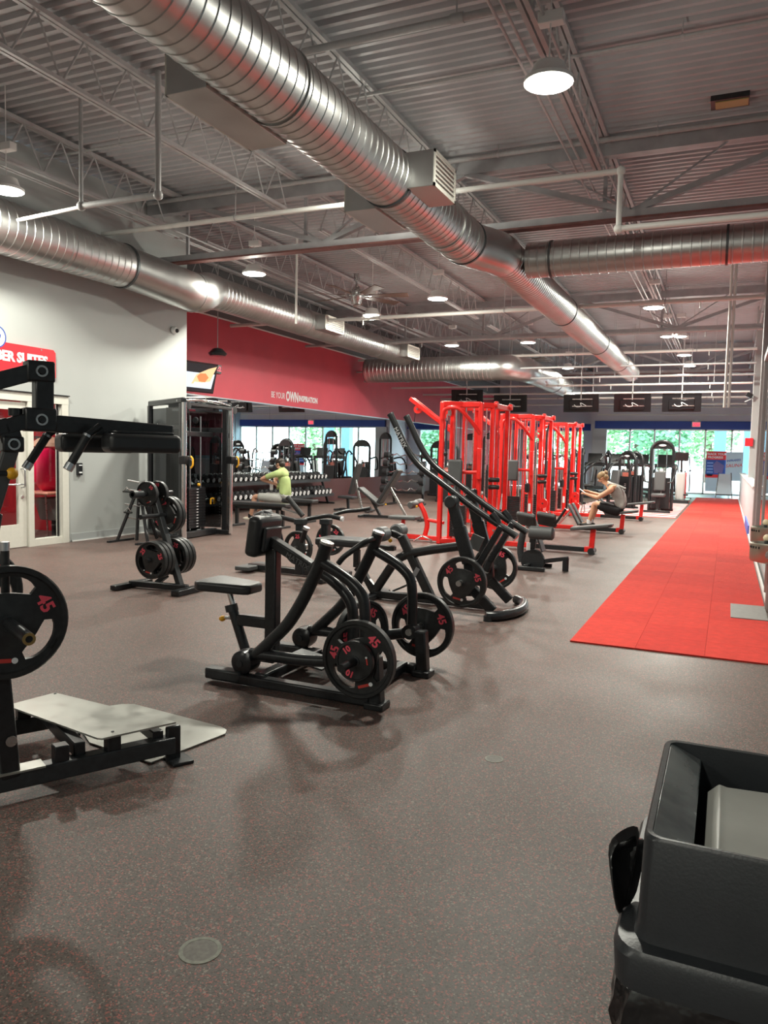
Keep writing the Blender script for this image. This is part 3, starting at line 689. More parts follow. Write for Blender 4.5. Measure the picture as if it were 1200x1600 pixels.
def put_plate(master, c, n, spin, label, group=None):
    n = Vector(n).normalized(); x = Vector((0,0,1)).cross(n).normalized(); y = n.cross(x)
    R = Matrix((x,y,n)).transposed() @ Matrix.Rotation(math.radians(spin),3,'Z')
    M4 = Matrix.Translation(Vector(c)) @ R.to_4x4()
    if master not in PUSED: PUSED[master] = 1; o = master; o.matrix_world = M4
    else: o = dup(master, matrix=M4)
    o['label'] = label
    if group: o['group'] = group
    return o
def stack(c, n, k, T, master, spin, label, group):     # k plates from the outer one inward
    n = Vector(n).normalized()
    for i in range(k): put_plate(master, Vector(c)-n*(T+.002)*i, n, spin+i*17, label if k == 1 else label, group)
# ================================================================ SEATED ROW (plate loaded)
K = Kz(310,780,2.857); YN, YFR, YM = 3.97, 4.70, 4.34
def rn(u,v): return PY(*K(u,v),YN)
def rm(u,v): return PY(*K(u,v),YM)
row = thing('seated_row_machine', 'black plate-loaded seated row machine with two curved levers and small seat', 'exercise machine', (-2.3,4.3,0))
for Y in (3.93, 4.66):
    MB().beam((-2.89,Y,.045),(-1.80,Y,.04),.075,.06).build('base_rail', BLACK, row, bevel=.01)
    MB().box((-2.80,Y,.055),(.26,.09,.07)).build('foot_step', DARK, row, bevel=.012)
    MB().box((-1.76,Y,.02),(.12,.12,.04)).build('foot', BLACK, row, bevel=.008)
    MB().beam((-1.76,Y,.03),(-1.78,Y,.30),.075,.075,up=(0,1,0)).build('front_post', BLACK, row, bevel=.01)
MB().beam((-2.55,3.93,.06),(-2.55,4.66,.06),.08,.06).build('cross_rail', BLACK, row, bevel=.01)
MB().beam((-1.9,3.93,.05),(-1.9,4.66,.05),.07,.06).build('cross_rail', BLACK, row, bevel=.01)
MB().box((-2.42,4.34,.10),(.30,.26,.012), rot('Y',8)).build('foot_plate', GREYPAD, row, bevel=.004)
MB().beam(rm(335,215), Vector((rm(335,215).x,YM,.05)), .075,.085,up=(1,0,0)).build('upright', BLACK, row, bevel=.01)
cb = MB().beam(rm(296,165), rm(560,335), .08,.065).build('chest_beam', BLACK, row, bevel=.01)
text('brand_lettering','MATRIX',.052, rm(455,275)+Vector((0,-.0415,.0)), (rm(560,335)-rm(296,165)), (rm(560,335)-rm(296,165)).cross(Y1), mat('dull_grey_print',(.13,.13,.13),.5), cb, .0008)
MB().tube(smoothpts([rm(545,325),rm(600,365),rm(650,415),rm(682,470),rm(690,540),Vector((rm(690,540).x,YM,.06))]), .036, 14).build('frame_tube', BLACK, row)
bp_ = MB(); c = rm(292,160); R_ = rot('Y',8)
chest = pad('chest_pad', c, (.10,.30,.27), PAD, row, R_, .035, 4)
MB().ring(c+Vector((.02,0,.137)), Z1, .035, .042, .006, 20).build('pad_badge', STEEL, chest)
MB().box(c+Vector((.06,0,-.02)),(.03,.2,.16),R_).build('pad_mount', DARK, row, bevel=.01)
# seat
s0, s1 = rm(34,372), rm(258,402)
yw0, yw1 = .165, .11
poly = [s0+Vector((0,-yw0+.03,0)), s0+Vector((.05,-yw0,0)), s1+Vector((-.04,-yw1,0)), s1+Vector((0,-yw1+.03,0)), s1+Vector((0,yw1-.03,0)), s1+Vector((-.04,yw1,0)), s0+Vector((.05,yw0,0)), s0+Vector((0,yw0-.03,0))]
MB().prism([p-Z1*.03 for p in poly], (0,0,.065)).build('seat', PAD, row, bevel=.018, bseg=3)
MB().tube([rm(133,395),rm(160,485)],.02,12).build('seat_post', CHROME, row)
MB().tube([rm(148,475),rm(212,680),rm(226,730)],.034,14).build('seat_tube', BLACK, row)
MB().cyl(rm(145,470),rm(152,500),.044).build('collar', DARK, row)
kn = MB().cyl(rm(152,530),rm(120,528),.012,10).build('adjuster_pin', STEEL, row); MB().ell(rm(108,532),(.022,.03,.02)).build('pull_knob', YELLOW, kn)
MB().beam(rm(180,535),rm(350,555),.07,.075).build('seat_beam', BLACK, row, bevel=.01)
MB().beam(Vector((rm(226,730).x,YM,.07)),Vector((rm(335,215).x+.03,YM,.07)),.07,.06).build('floor_beam', BLACK, row, bevel=.01)
# two lever arms
for off, sgn in ((0,1),(YFR-YN,-1)):
    D = Vector((0,off,0))
    def q(u,v): return rn(u,v)+D
    arm = MB().tube(smoothpts([q(258,695),q(330,628),q(400,556),q(458,465),q(505,370),q(545,280),q(573,195)],5),.038,16).build('lever_arm', BLACK, row)
    MB().cyl(q(572,200),q(575,190),.042,18).build('arm_cap', STEEL, arm)
    MB().tube(smoothpts([q(556,285),q(630,332),q(692,380),q(734,438),q(744,520),q(744,600),q(742,690)],5),.034,14).build('load_arm', BLACK, row)
    MB().tube(smoothpts([q(235,690),q(330,700),q(450,716),q(580,722),q(700,712)],5),.036,14).build('link_arm', BLACK, row)
    MB().lathe([(.045,-.07),(.072,-.055),(.078,0),(.072,.055),(.045,.07)], q(213,722), Y1, 22).build('pivot_hub', BLACK, row)
    MB().cyl(q(213,722)-Y1*.078,q(213,722)+Y1*.078,.022).build('pivot_bolt', DARK, row)
    h0 = q(566,222)
    MB().tube(arcpts([h0, h0+Vector((-.02,sgn*.12,-.01)), h0+Vector((-.16,sgn*.17,-.12)), h0+Vector((-.20,sgn*.17,-.17))],.06),.019,12).build('handle', RUBBER, row)
    hub = q(742,700)
    MB().cyl(hub-Y1*sgn*.30, hub+Y1*sgn*.06, .0235, 16).build('weight_horn', STEEL if sgn < 0 else BLACK, row)
    MB().cyl(hub-Y1*sgn*.03, hub+Y1*sgn*.05, .05, 18).build('horn_collar', BLACK, row)
    put_plate(PL45, hub-Y1*(sgn*.075 if sgn > 0 else -.20), (0,-1,0), 20 if sgn > 0 else -8, ('45 pound black plate with a smaller 10 on the seated row lever' if sgn > 0 else '45 pound black plate on the row lever farther from the bin'))
    if sgn > 0: put_plate(PL10, hub-Y1*.125, (0,-1,0), 100, 'small 10 pound plate stacked outside the 45 on the seated row machine')
# storage horn with plate
sp = PY(566,990,4.5)
MB().cyl(sp-Vector((.13,-.05,0)),sp+Vector((.09,-.035,0)),.023).build('storage_horn', BLACK, row)
put_plate(PL45, PY(566,990,4.5), (.93,-.36,0), 30, '45 pound plate held between the levers of the seated row machine')
# ================================================================ LAT PULL (plate loaded)
K = Kz(540,630,3.3333); YC = 6.95
def lp(Y): return lambda u,v: PY(*K(u,v),Y)
lat = thing('lat_pull_machine', 'black plate-loaded lat pull machine with two long raised lever arms', 'exercise machine', (-2.4,6.95,0))
cc = lp(YC)
MB().tube(smoothpts([Vector((-3.17,YC,.06)),cc(205,900),cc(255,830),cc(310,792),cc(420,768),cc(610,742)],5),.045,14).build('main_beam', BLACK, lat)
MB().beam((-3.17,YC,.05),(-1.95,YC,.05),.09,.07).build('base_rail', BLACK, lat, bevel=.012)
MB().beam(cc(292,690),Vector((-2.56,YC,.06)),.085,.08,up=(0,1,0)).build('front_upright', BLACK, lat, bevel=.012)
up_ = MB().box(cc(370,885)+Vector((0,-.046,0)),(.045,.003,.13),rot('Y',28)).build('warning_label', mat('grey_sticker',(.30,.31,.33),.5), lat, smooth=False)
MB().beam((-3.17,YC,.06), cc(70,840),.07,.06).build('seat_brace', BLACK, lat, bevel=.01)
MB().beam((-3.17,6.68,.03),(-3.17,7.25,.03),.10,.05).build('rear_foot', BLACK, lat, bevel=.01)
# seat and thigh rollers
MB().box(cc(20,712)+Vector((-.05,0,-.02)),(.52,.34,.075)).build('seat', PAD, lat, bevel=.022, bseg=3)
MB().beam(cc(60,745)+Vector((0,0,-.03)),Vector((cc(60,745).x,YC,.30)),.06,.06,up=(0,1,0)).build('seat_post', BLACK, lat, bevel=.008)
MB().beam(Vector((cc(60,745).x,YC,.30)),Vector((-3.17,YC,.10)),.06,.06).build('seat_strut', BLACK, lat, bevel=.008)
r1, r2 = cc(225,672), cc(205,718)
MB().lathe([(.055,0),(.072,.015),(.072,.155),(.055,.17)], r1+Vector((.02,-.30,.0)), Y1, 20).build('thigh_roller', GREYPAD, lat)
MB().lathe([(.055,0),(.072,.015),(.072,.155),(.055,.17)], r1+Vector((.02,.12,.0)), Y1, 20).build('thigh_roller', GREYPAD, lat)
MB().cyl(r1+Vector((.02,-.31,0)),r1+Vector((.02,.30,0)),.018).build('roller_axle', BLACK, lat)
MB().beam(r1+Vector((.02,0,0)),cc(295,700),.06,.06).build('roller_arm', BLACK, lat, bevel=.01)
MB().ell(cc(245,712)+Vector((0,-.06,0)),(.02,.02,.02)).build('pull_knob', YELLOW, lat)
MB().box(cc(200,740)+Vector((0,-.02,-.02)),(.26,.08,.05)).build('roller_bracket', BLACK, lat, bevel=.01)
MB().prism([(-3.02,7.05,.06),(-2.86,7.05,.14),(-2.86,7.32,.14),(-3.02,7.32,.06)],(0,0,.02)).build('foot_pad', GREYPAD, lat, bevel=.005)
for Ya, Yst, Ypl, sg in ((6.75,6.66,6.42,1),(7.15,7.24,7.48,-1)):
    k = lp(6.75); off = Vector((0,Ya-6.75,0))
    def q(u,v): return k(u,v)+off
    a = MB().tube(smoothpts([q(235,60),q(268,130),q(300,200),q(345,278),q(400,340),q(480,400),q(560,462),q(640,525),q(720,582),q(800,635),q(885,690)],4),.031,16).build('lever_arm', BLACK, lat)
    MB().cyl(q(880,687),q(890,694),.033).build('arm_cap', DARK, a); MB().cyl(q(232,55),q(236,62),.033).build('arm_cap', DARK, a)
    for (u,v,u2,v2) in ((555,458,565,466),(640,524,648,530)): MB().cyl(q(u,v),q(u2,v2),.034).build('arm_sleeve', DARK, a)
    if sg > 0:
        text('brand_lettering','MATRIX',.06,q(290,180)+Vector((0,-.033,0)),q(345,278)-q(268,130),(q(345,278)-q(268,130)).cross(Y1),PRINT,a,.0008)
    ks = lp(6.7); o2 = Vector((0,Yst-6.7,0))
    def s_(u,v): return ks(u,v)+o2
    MB().beam(s_(560,500),s_(600,650),.07,.10,up=(1,0,0)).beam(s_(598,640),s_(650,830),.07,.12,up=(1,0,0)).beam(s_(650,820),s_(665,1000),.065,.10,up=(1,0,0)).build('stanchion', BLACK, lat, bevel=.012)
    MB().lathe([(.05,-.05),(.06,-.04),(.06,.04),(.05,.05)], s_(560,512), Y1, 20).build('pivot_hub', DARK, lat)
    MB().beam(q(815,640),q(690,850),.06,.075,up=(0,1,0)).beam(q(700,820),q(668,905),.06,.07,up=(0,1,0)).build('drop_link', BLACK, lat, bevel=.01)
    MB().tube([q(762,575),q(790,610),q(812,665)],.03,12).build('link_knuckle', BLACK, lat)
    hub = q(665,905); hub.y = Ypl
    MB().cyl(hub+Y1*sg*.3, hub-Y1*sg*.1,.025,16).build('weight_horn', STEEL, lat)
    put_plate(PL45, hub, (0,-1,0), (-10 if sg > 0 else 35), '45 pound plate on the lat pull lever beside the open floor' if sg > 0 else '45 pound plate on the lat pull lever beside the leg curl bench')
    lg = Vector((-1.98,Yst,.42))
    MB().beam(s_(665,960),Vector((-1.86,Yst,.06)),.07,.09,up=(1,0,0)).build('front_leg', BLACK, lat, bevel=.012)
MB().tube(smoothpts([(-1.88,6.5,.045),(-1.78,6.56,.045),(-1.70,6.75,.045),(-1.68,7.0,.045),(-1.74,7.3,.045),(-1.84,7.42,.045)],5),.045,12).build('front_foot', BLACK, lat)
for p_ in ((-1.86,6.5),(-1.82,7.42)): MB().cyl((p_[0],p_[1],0),(p_[0],p_[1],.05),.04).build('foot_pad', DARK, lat)
MB().tube([lp(6.75)(238,68),lp(7.15)(238,68)+Vector((0,0,0))],.014).build('arm_crossbar', STEEL, lat)
MB().box(cc(680,725),(.12,.02,.14),rot('Y',20)).build('name_plate', GREYPAD, lat, bevel=.004)
# ================================================================ LEVER SQUAT MACHINE
SU = Vector((.47,.883,0)).normalized(); SV = Vector((SU.y,-SU.x,0))
def sq(px,py,b): return PV(px,py,SV*b,SU)
def ab(a,b,z): return SU*a+SV*b+Z1*z
SR = Matrix((SU,SV*-1,Z1)).transposed()      # local x along the machine
sqm = thing('lever_squat_machine', 'large black lever squat machine with shoulder pads above a steel foot platform', 'exercise machine', tuple(ab(.9,-3.65,0)))
BC = -3.58
FPL = mat('worn_grey_steel', (.36,.36,.33), .38, .45, noise=.12, nscale=9, rnoise=.1)
# platform and ground plate
pts = [PZ(p[0],p[1],.2) for p in ((10,1102),(152,1153),(160,1153.5),(275,1128),(172,1103),(86,1082))]
MB().prism([p-Z1*.008 for p in pts],(0,0,.008)).build('foot_platform', FPL, sqm, smooth=False)
for (px,py) in ((16,1101),(86,1083.5),(176,1143)):
    c = PZ(px,py,.201); MB().lathe([(.007,0),(.007,.002),(.001,.003)], c, Z1, 10).build('platform_bolt', DARK, sqm)
g = [PZ(p[0],p[1],.01) for p in ((120,1130),(170,1103),(190,1100),(210,1100),(345,1135),(354,1140),(352,1146),(236,1191),(140,1160))]
MB().prism([p-Z1*.006 for p in g],(0,0,.006)).build('ground_plate', FPL, sqm, smooth=False)
# rails
for b in (-3.34,-3.98):
    MB().beam(ab(-.2,b,.085),ab(1.40 if b > -3.6 else 1.08,b,.085),.07,.075).build('base_rail', DARK, sqm, bevel=.006)
    ae = 1.40 if b > -3.6 else 1.08
    MB().box(ab(ae,b,.085),(.07,.03,.17),SR).build('end_bracket', BLACK, sqm, bevel=.01)
    MB().box(ab(ae+.02,b+.02,.008),(.10,.12,.016),SR).build('foot', BLACK, sqm, bevel=.004)
    MB().beam(ab(1.12 if b > -3.6 else 1.0,b,.12),ab(1.12 if b > -3.6 else 1.0,b,.19),.06,.06,up=SU).build('platform_leg', BLACK, sqm, bevel=.005)
    MB().beam(ab(.9,b+(.1 if b > -3.6 else -.1)*0,.12),ab(.9,b,.19),.06,.06,up=SU).build('platform_leg', BLACK, sqm, bevel=.005)
MB().beam(ab(1.33,-3.34,.13),ab(1.33,-3.62,.13),.05,.05).build('cross_bar', BLACK, sqm, bevel=.005)
MB().beam(ab(.98,-3.34,.15),ab(.98,-3.98,.15),.05,.06).build('cross_bar', BLACK, sqm, bevel=.005)
MB().beam(ab(.45,-3.34,.085),ab(.45,-3.98,.085),.08,.07).build('cross_bar', BLACK, sqm, bevel=.005)
MB().box(ab(.62,-3.335,.125),(.42,.085,.008),SR).build('tread_strip', FPL, sqm, smooth=False)
for b in (-3.34,-3.98):
    MB().beam(ab(.70,b,.10),ab(.66,b,.62),.075,.075,up=SU).build('rear_upright', BLACK, sqm, bevel=.008)
    MB().cyl(ab(.70,b+.045,.26),ab(.70,b+.05,.26),.022,16).build('bolt', STEEL, sqm)
MB().beam(ab(.66,-3.34,.6),ab(.66,-3.98,.6),.08,.08).build('axle_beam', BLACK, sqm, bevel=.008)
# plate and sleeve
pc = sq(12,972,-3.27)
MB().cyl(pc-SV*.06,pc+SV*.33,.0235,18).build('weight_sleeve', BLACK, sqm); MB().ring(pc+SV*.332, SV, .013, .023, .006, 18).build('sleeve_ring', mat('brass',(.7,.5,.2),.3,1.0), sqm)
put_plate(PL45, pc, SV, -5, '45 pound plate on the sleeve of the lever squat machine')
pc2 = pc-SV*.75
MB().cyl(pc2-SV*.22,pc2+SV*.10,.0235,18).build('weight_sleeve', BLACK, sqm)
put_plate(PL45, pc2, SV, 10, '45 pound plate on the squat machine side facing the grey wall')
MB().beam(pc-SV*.05,pc2+SV*.05,.07,.07).build('sleeve_beam', BLACK, sqm, bevel=.008)
hp = sq(8,893,-3.35); hh = MB().tube([hp-Z1*.12,hp+Z1*.10],.017,14).build('lower_grip', RUBBER, sqm); MB().cyl(hp+Z1*.085,hp+Z1*.12,.0185,14).build('grip_cap', ALU, hh)
MB().beam(hp-Z1*.12,pc-SV*.05,.05,.05,up=SU).build('lower_grip_arm', BLACK, sqm, bevel=.006)
# lever links
def jb(px,py,s=.1): 
    c = sq(px,py,BC); MB().box(c,(s,.085,s*.78),SR).build('joint_block', BLACK, sqm, bevel=.008)
    bo = MB().ring(c+SV*.045, SV, .017, .025, .012, 20).build('joint_ring', STEEL, sqm); MB().cyl(c+SV*.04,c+SV*.062,.014,12).build('joint_bolt', BLACK, bo); return c
j1 = jb(61,581,.115); j2 = jb(61,656,.13); j3 = jb(18,694,.085)
MB().beam(sq(48,582,BC),sq(-130,628,BC),.07,.072).build('upper_link', DARK, sqm, bevel=.006)
MB().beam(sq(67,592,BC),sq(67,650,BC),.075,.075,up=SU).build('vertical_link', BLACK, sqm, bevel=.006)
MB().beam(sq(52,654,BC),sq(5,668,BC),.072,.065).beam(sq(12,664,BC),sq(-110,700,BC),.072,.065).build('lower_link', BLACK, sqm, bevel=.006)
MB().beam(sq(10,668,BC),sq(20,698,BC),.07,.085,up=SU).build('knee_link', BLACK, sqm, bevel=.008)
MB().cyl(sq(24,638,BC),sq(24,650,BC),.028,16).build('bumper', BLACK, sqm)
MB().beam(sq(17,700,BC),sq(-14,800,BC),.06,.06,up=SU).build('swing_arm', GREYPAD, sqm, bevel=.008)
MB().beam(sq(-14,800,BC),sq(-50,1000,BC),.08,.08,up=SU).build('main_post', BLACK, sqm, bevel=.008)
MB().beam(sq(-50,1000,BC),ab(.3,BC,.1),.08,.08,up=SU).build('main_post_foot', BLACK, sqm, bevel=.008)
kn = MB().cyl(sq(-8,740,-3.5),sq(12,740,-3.5),.012,10).build('latch_pin', BLACK, sqm); MB().ell(sq(19,740,-3.5),(.024,.024,.026)).build('pull_knob', YELLOW, kn)
# shoulder bar, pads and handles
b0, b1 = sq(82,662,BC), sq(266,677,BC)
MB().beam(b0,b1,.075,.075).build('shoulder_bar', BLACK, sqm, bevel=.006)
for b, pa, pb in ((-3.44,178,276),(-3.71,104,206)):
    a0, a1 = sq(pa-14,690,b), sq(pb,696,b); c = (a0+a1)/2
    MB().box(c,((a1-a0).length,.14,.085),SR).build('shoulder_pad', PAD, sqm, bevel=.025, bseg=4)
    MB().box(c+Z1*.047,((a1-a0).length*.8,.10,.012),SR).build('pad_plate', BLACK, sqm, bevel=.004)
for (x0,y0,x1,y1,b) in ((74,680,41,731,-3.70),(137,680,106,733,-3.46)):
    a, c = sq(x0,y0,b), sq(x1,y1,b); d = (c-a).normalized()
    MB().tube([a-d*.05-SU*-.03,a],.015,10).build('handle_stem', BLACK, sqm)
    h = MB().tube([a,c],.0185,16).build('handle', RUBBER, sqm); MB().cyl(c-d*.028,c+d*.004,.0205,16).build('handle_cap', ALU, h); MB().cyl(a-d*.002,a+d*.008,.021,16).build('handle_ring', ALU, h)
# ================================================================ WEIGHT TREE
Kt = Kz(180,740,8.0); YT = 6.3
def wt(u,v,Y=YT): return PY(*Kt(u,v),Y)
tr = thing('weight_tree', 'black leaning weight tree loaded with 25 pound plates', 'weight rack', (-5.1,6.3,0))
pb_, pt_ = Vector((wt(815,1440).x,YT,.05)), wt(440,130)
MB().beam(pb_,pt_,.07,.055,up=(1,0,0)).build('post', DARK, tr, bevel=.006)
MB().beam((-5.62,6.2,.045),(-4.95,6.28,.045),.07,.06).build('base_beam', BLACK, tr, bevel=.008)
MB().beam((-4.90,6.02,.03),(-4.90,6.55,.03),.10,.055).build('cross_foot', BLACK, tr, bevel=.008)
MB().beam((-5.62,5.95,.03),(-5.62,6.5,.03),.08,.05).build('cross_foot', BLACK, tr, bevel=.008)
MB().beam(wt(640,1270),Vector((-5.35,YT,.06)),.06,.05,up=(1,0,0)).build('brace', DARK, tr, bevel=.006)
H_ = [wt(640,1050),wt(570,520),wt(470,250)]
for i,h in enumerate(H_):
    MB().cyl(h-Y1*.30,h+Y1*.30,.0225,14).build('weight_horn', BLACK, tr)
G = 'plates on the weight tree'
for i in range(3): put_plate(PL25, H_[0]-Y1*(.105+.060*i), (0,-1,0), -10, ('outermost 25 pound plate of the front stack low on the weight tree' if i == 2 else '25 pound plate in the front stack low on the weight tree'), G)
for i in range(3): put_plate(PL25, H_[0]+Y1*(.105+.060*i), (0,-1,0), 40, '25 pound plate in the rear stack low on the weight tree', G)
for i in range(2): put_plate(PL25, H_[1]+Y1*(.09+.060*i), (0,-1,0), 70, '25 pound plate on the middle horn of the weight tree', G)
put_plate(PLS, H_[2]-Y1*.08, (0,-1,0), 20, 'small plate on the front side of the top horn of the weight tree', G)
put_plate(PLS, H_[2]+Y1*.08, (0,-1,0), 60, 'small plate on the rear side of the top horn of the weight tree', G)
MB().cyl(H_[2]-Y1*.30,H_[2]-Y1*.16,.04,16).build('horn_sleeve', DARK, tr)
# ---------------------------------------------------------------- attachment stand
ac = thing('attachment_stand', 'black A-frame stand hung with cable handles beside the grey wall', 'rack', (-8.25,9.35,0))
top = PY(218,768,9.35)
for (x,y) in ((-8.55,9.15),(-8.0,9.2),(-8.25,9.7),(-8.30,9.3)):
    MB().beam((x,y,.02),(top.x+(x+8.25)*.12,9.35+(y-9.35)*.12,top.z),.035,.035,up=(0,1,0)).build('leg', BLACK, ac)
for x in (-8.55,-8.0): MB().beam((x,8.95,.015),(x,9.5,.015),.05,.03).build('foot_bar', BLACK, ac)
for k,(z,s) in enumerate(((.92,.16),(.78,.2),(.55,.22),(.35,.22))):
    for sx in (-1,1): MB().cyl((-8.27,9.33,z),(-8.27+sx*s,9.25,z+.03),.012,8).build('hook', CHROME, ac)
for i,(x,z,l) in enumerate(((-8.42,.80,'chrome stirrup cable handle hanging on the attachment stand'),(-8.12,.62,'black rope cable grip hanging on the attachment stand'),(-8.40,.48,'short straight cable bar hanging low on the attachment stand'))):
    o = thing('rowing_grip', l, 'grip', (x,9.25,z))
    MB().tube(arcpts([(x-.07,9.22,z-.02),(x,9.22,z+.05),(x+.07,9.22,z-.02)],.02),.008,8).build('frame', CHROME, o); MB().cyl((x-.075,9.22,z-.025),(x+.075,9.22,z-.025),.016,10).build('grip', RUBBER, o)
# ================================================================ CORNER CABLE TRAINER
ft = thing('cable_trainer', 'black dual cable trainer with chrome posts and smoked side panels', 'exercise machine', (-8.2,10.3,0))
A, B, C_ = Vector((-7.62,9.58,0)), Vector((-7.72,10.93,0)), Vector((-8.90,10.28,0)); ZTOP = 2.16
C1, C2 = C_+Vector((0,.02,0)), C_+Vector((0,.50,0))
for P_, q_ in ((A,C1),(B,C2)):
    MB().cyl(P_+Z1*.03,P_+Z1*ZTOP,.040,18).build('chrome_post', CHROME, ft)
    d = (q_-P_).normalized()
    MB().beam(P_+d*.10+Z1*.02,P_+d*.10+Z1*ZTOP,.07,.10,up=d).build('front_upright', BLACK, ft, bevel=.012)
    MB().beam(q_+Z1*.02,q_+Z1*ZTOP,.08,.08,up=d).build('back_upright', BLACK, ft, bevel=.01)
    MB().beam(P_+Z1*(ZTOP+.03),q_+Z1*(ZTOP+.03),.09,.09).build('top_beam', BLACK, ft, bevel=.02)
    MB().beam(P_+Z1*.05,q_+Z1*.05,.09,.08).build('base_beam', BLACK, ft, bevel=.012)
    MB().beam(P_+d*.12+Z1*1.78,q_+Z1*1.78,.04,.08).build('side_rail', BLACK, ft, bevel=.006)
    pn = MB(); a0, a1 = P_+d*.17, q_-d*.05
    pn.quad(a0+Z1*.12,a1+Z1*.12,a1+Z1*2.1,a0+Z1*2.1); pnl = pn.build('side_panel', SMOKE, ft, smooth=False)
    cr_ = MB().box(P_+Z1*1.28-d*.0,(.13,.12,.13),rot('Z',0)).build('carriage', BLACK, ft, bevel=.012)
    MB().lathe([(.05,-.02),(.055,0),(.05,.02)], P_+Vector((.08,.05,1.24)), Y1, 18).build('pulley', DARK, cr_)
    MB().tube(arcpts([P_+Vector((.10,.03,1.34)),P_+Vector((.14,.03,1.30)),P_+Vector((.14,.03,1.20)),P_+Vector((.10,.03,1.16))],.02),.014,8).build('grip_loop', YELLOW, cr_)
    MB().tube([P_+Vector((.08,.05,1.2)),P_+Vector((.05,.04,ZTOP))],.004,6).build('cable', BLACK, ft)
    MB().lathe([(.06,-.02),(.065,0),(.06,.02)], P_+Vector((.02,.06,2.12)), X1, 18).build('top_pulley', DARK, ft)
    MB().lathe([(.05,-.02),(.055,0),(.05,.02)], P_+Vector((-.06,.06,.14)), X1, 18).build('low_pulley', DARK, ft)
bd = (C1-A).normalized(); bn = Vector((-bd.y,bd.x,0)); bn = bn if bn.y < 0 else -bn
bq = A*.25+C1*.75+bn*.012
MB().lathe([(.055,0),(.055,.003)], bq+Z1*1.80, bn, 20).build('round_badge', PRINT, ft); MB().lathe([(.035,0),(.035,.004)], bq+Z1*1.80, bn, 16).build('badge_mark', BLUEB, ft)
MB().beam(bq+Z1*1.64-bd*.13,bq+Z1*1.64+bd*.13,.004,.08).build('red_badge', REDLOGO, ft, smooth=False)
MB().beam(A+Z1*(ZTOP-.02),B+Z1*(ZTOP-.02),.06,.05).build('pull_up_beam', BLACK, ft, bevel=.008)
for dx_ in (.0,-.18): MB().tube(arcpts([A+Vector((dx_,.05,ZTOP+.03)),A+Vector((dx_+.06,.4,ZTOP+.06)),B+Vector((dx_+.06,-.4,ZTOP+.06)),B+Vector((dx_,-.05,ZTOP+.03))],.1),.018,10).build('pull_up_bar', CHROME, ft)
MB().beam(A*.7+C1*.3+Z1*1.70,B*.7+C2*.3+Z1*1.70,.05,.08).build('mid_beam', BLACK, ft, bevel=.008)
MB().beam(A*.75+C1*.25+Z1*.06,B*.75+C2*.25+Z1*.06,.10,.10).build('front_base', BLACK, ft, bevel=.01)
sc = (A*.55+C1*.45+B*.55+C2*.45)/2+Vector((.05,.12,0))
for s_ in (-.14,.14): MB().cyl(sc+Vector((.05,s_,.1)),sc+Vector((.05,s_,2.0)),.013,10).build('guide_rod', CHROME, ft)
for k in range(14):
    w_ = MB().box(sc+Vector((.03,0,.16+k*.048)),(.13,.44,.043)).build('weight_slab', BLACK, ft, smooth=False)
    MB().box(sc+Vector((.097,.0,.16+k*.048)),(.003,.05,.014)).build('slab_mark', PRINT, w_, smooth=False)
MB().box(sc+Vector((.0,0,.45)),(.02,.62,.74)).build('stack_shroud', BLACK, ft, smooth=False)
MB().ell(sc+Vector((.12,0,.86)),.028).build('selector_knob', YELLOW, ft)
MB().tube(arcpts([sc+Vector((.14,.30,.52)),sc+Vector((.14,.30,.62)),sc+Vector((.14,.40,.62)),sc+Vector((.14,.40,.52))],.04),.014,8).build('hanging_grip', YELLOW, ft)
MB().lathe([(.05,-.02),(.055,0),(.05,.02)], sc+Vector((.05,0,1.93)), Y1, 18).build('stack_pulley', BLACK, ft)
MB().box(sc+Vector((.13,0,.10)),(.004,.12,.025)).build('serial_label', PRINT, ft, smooth=False)
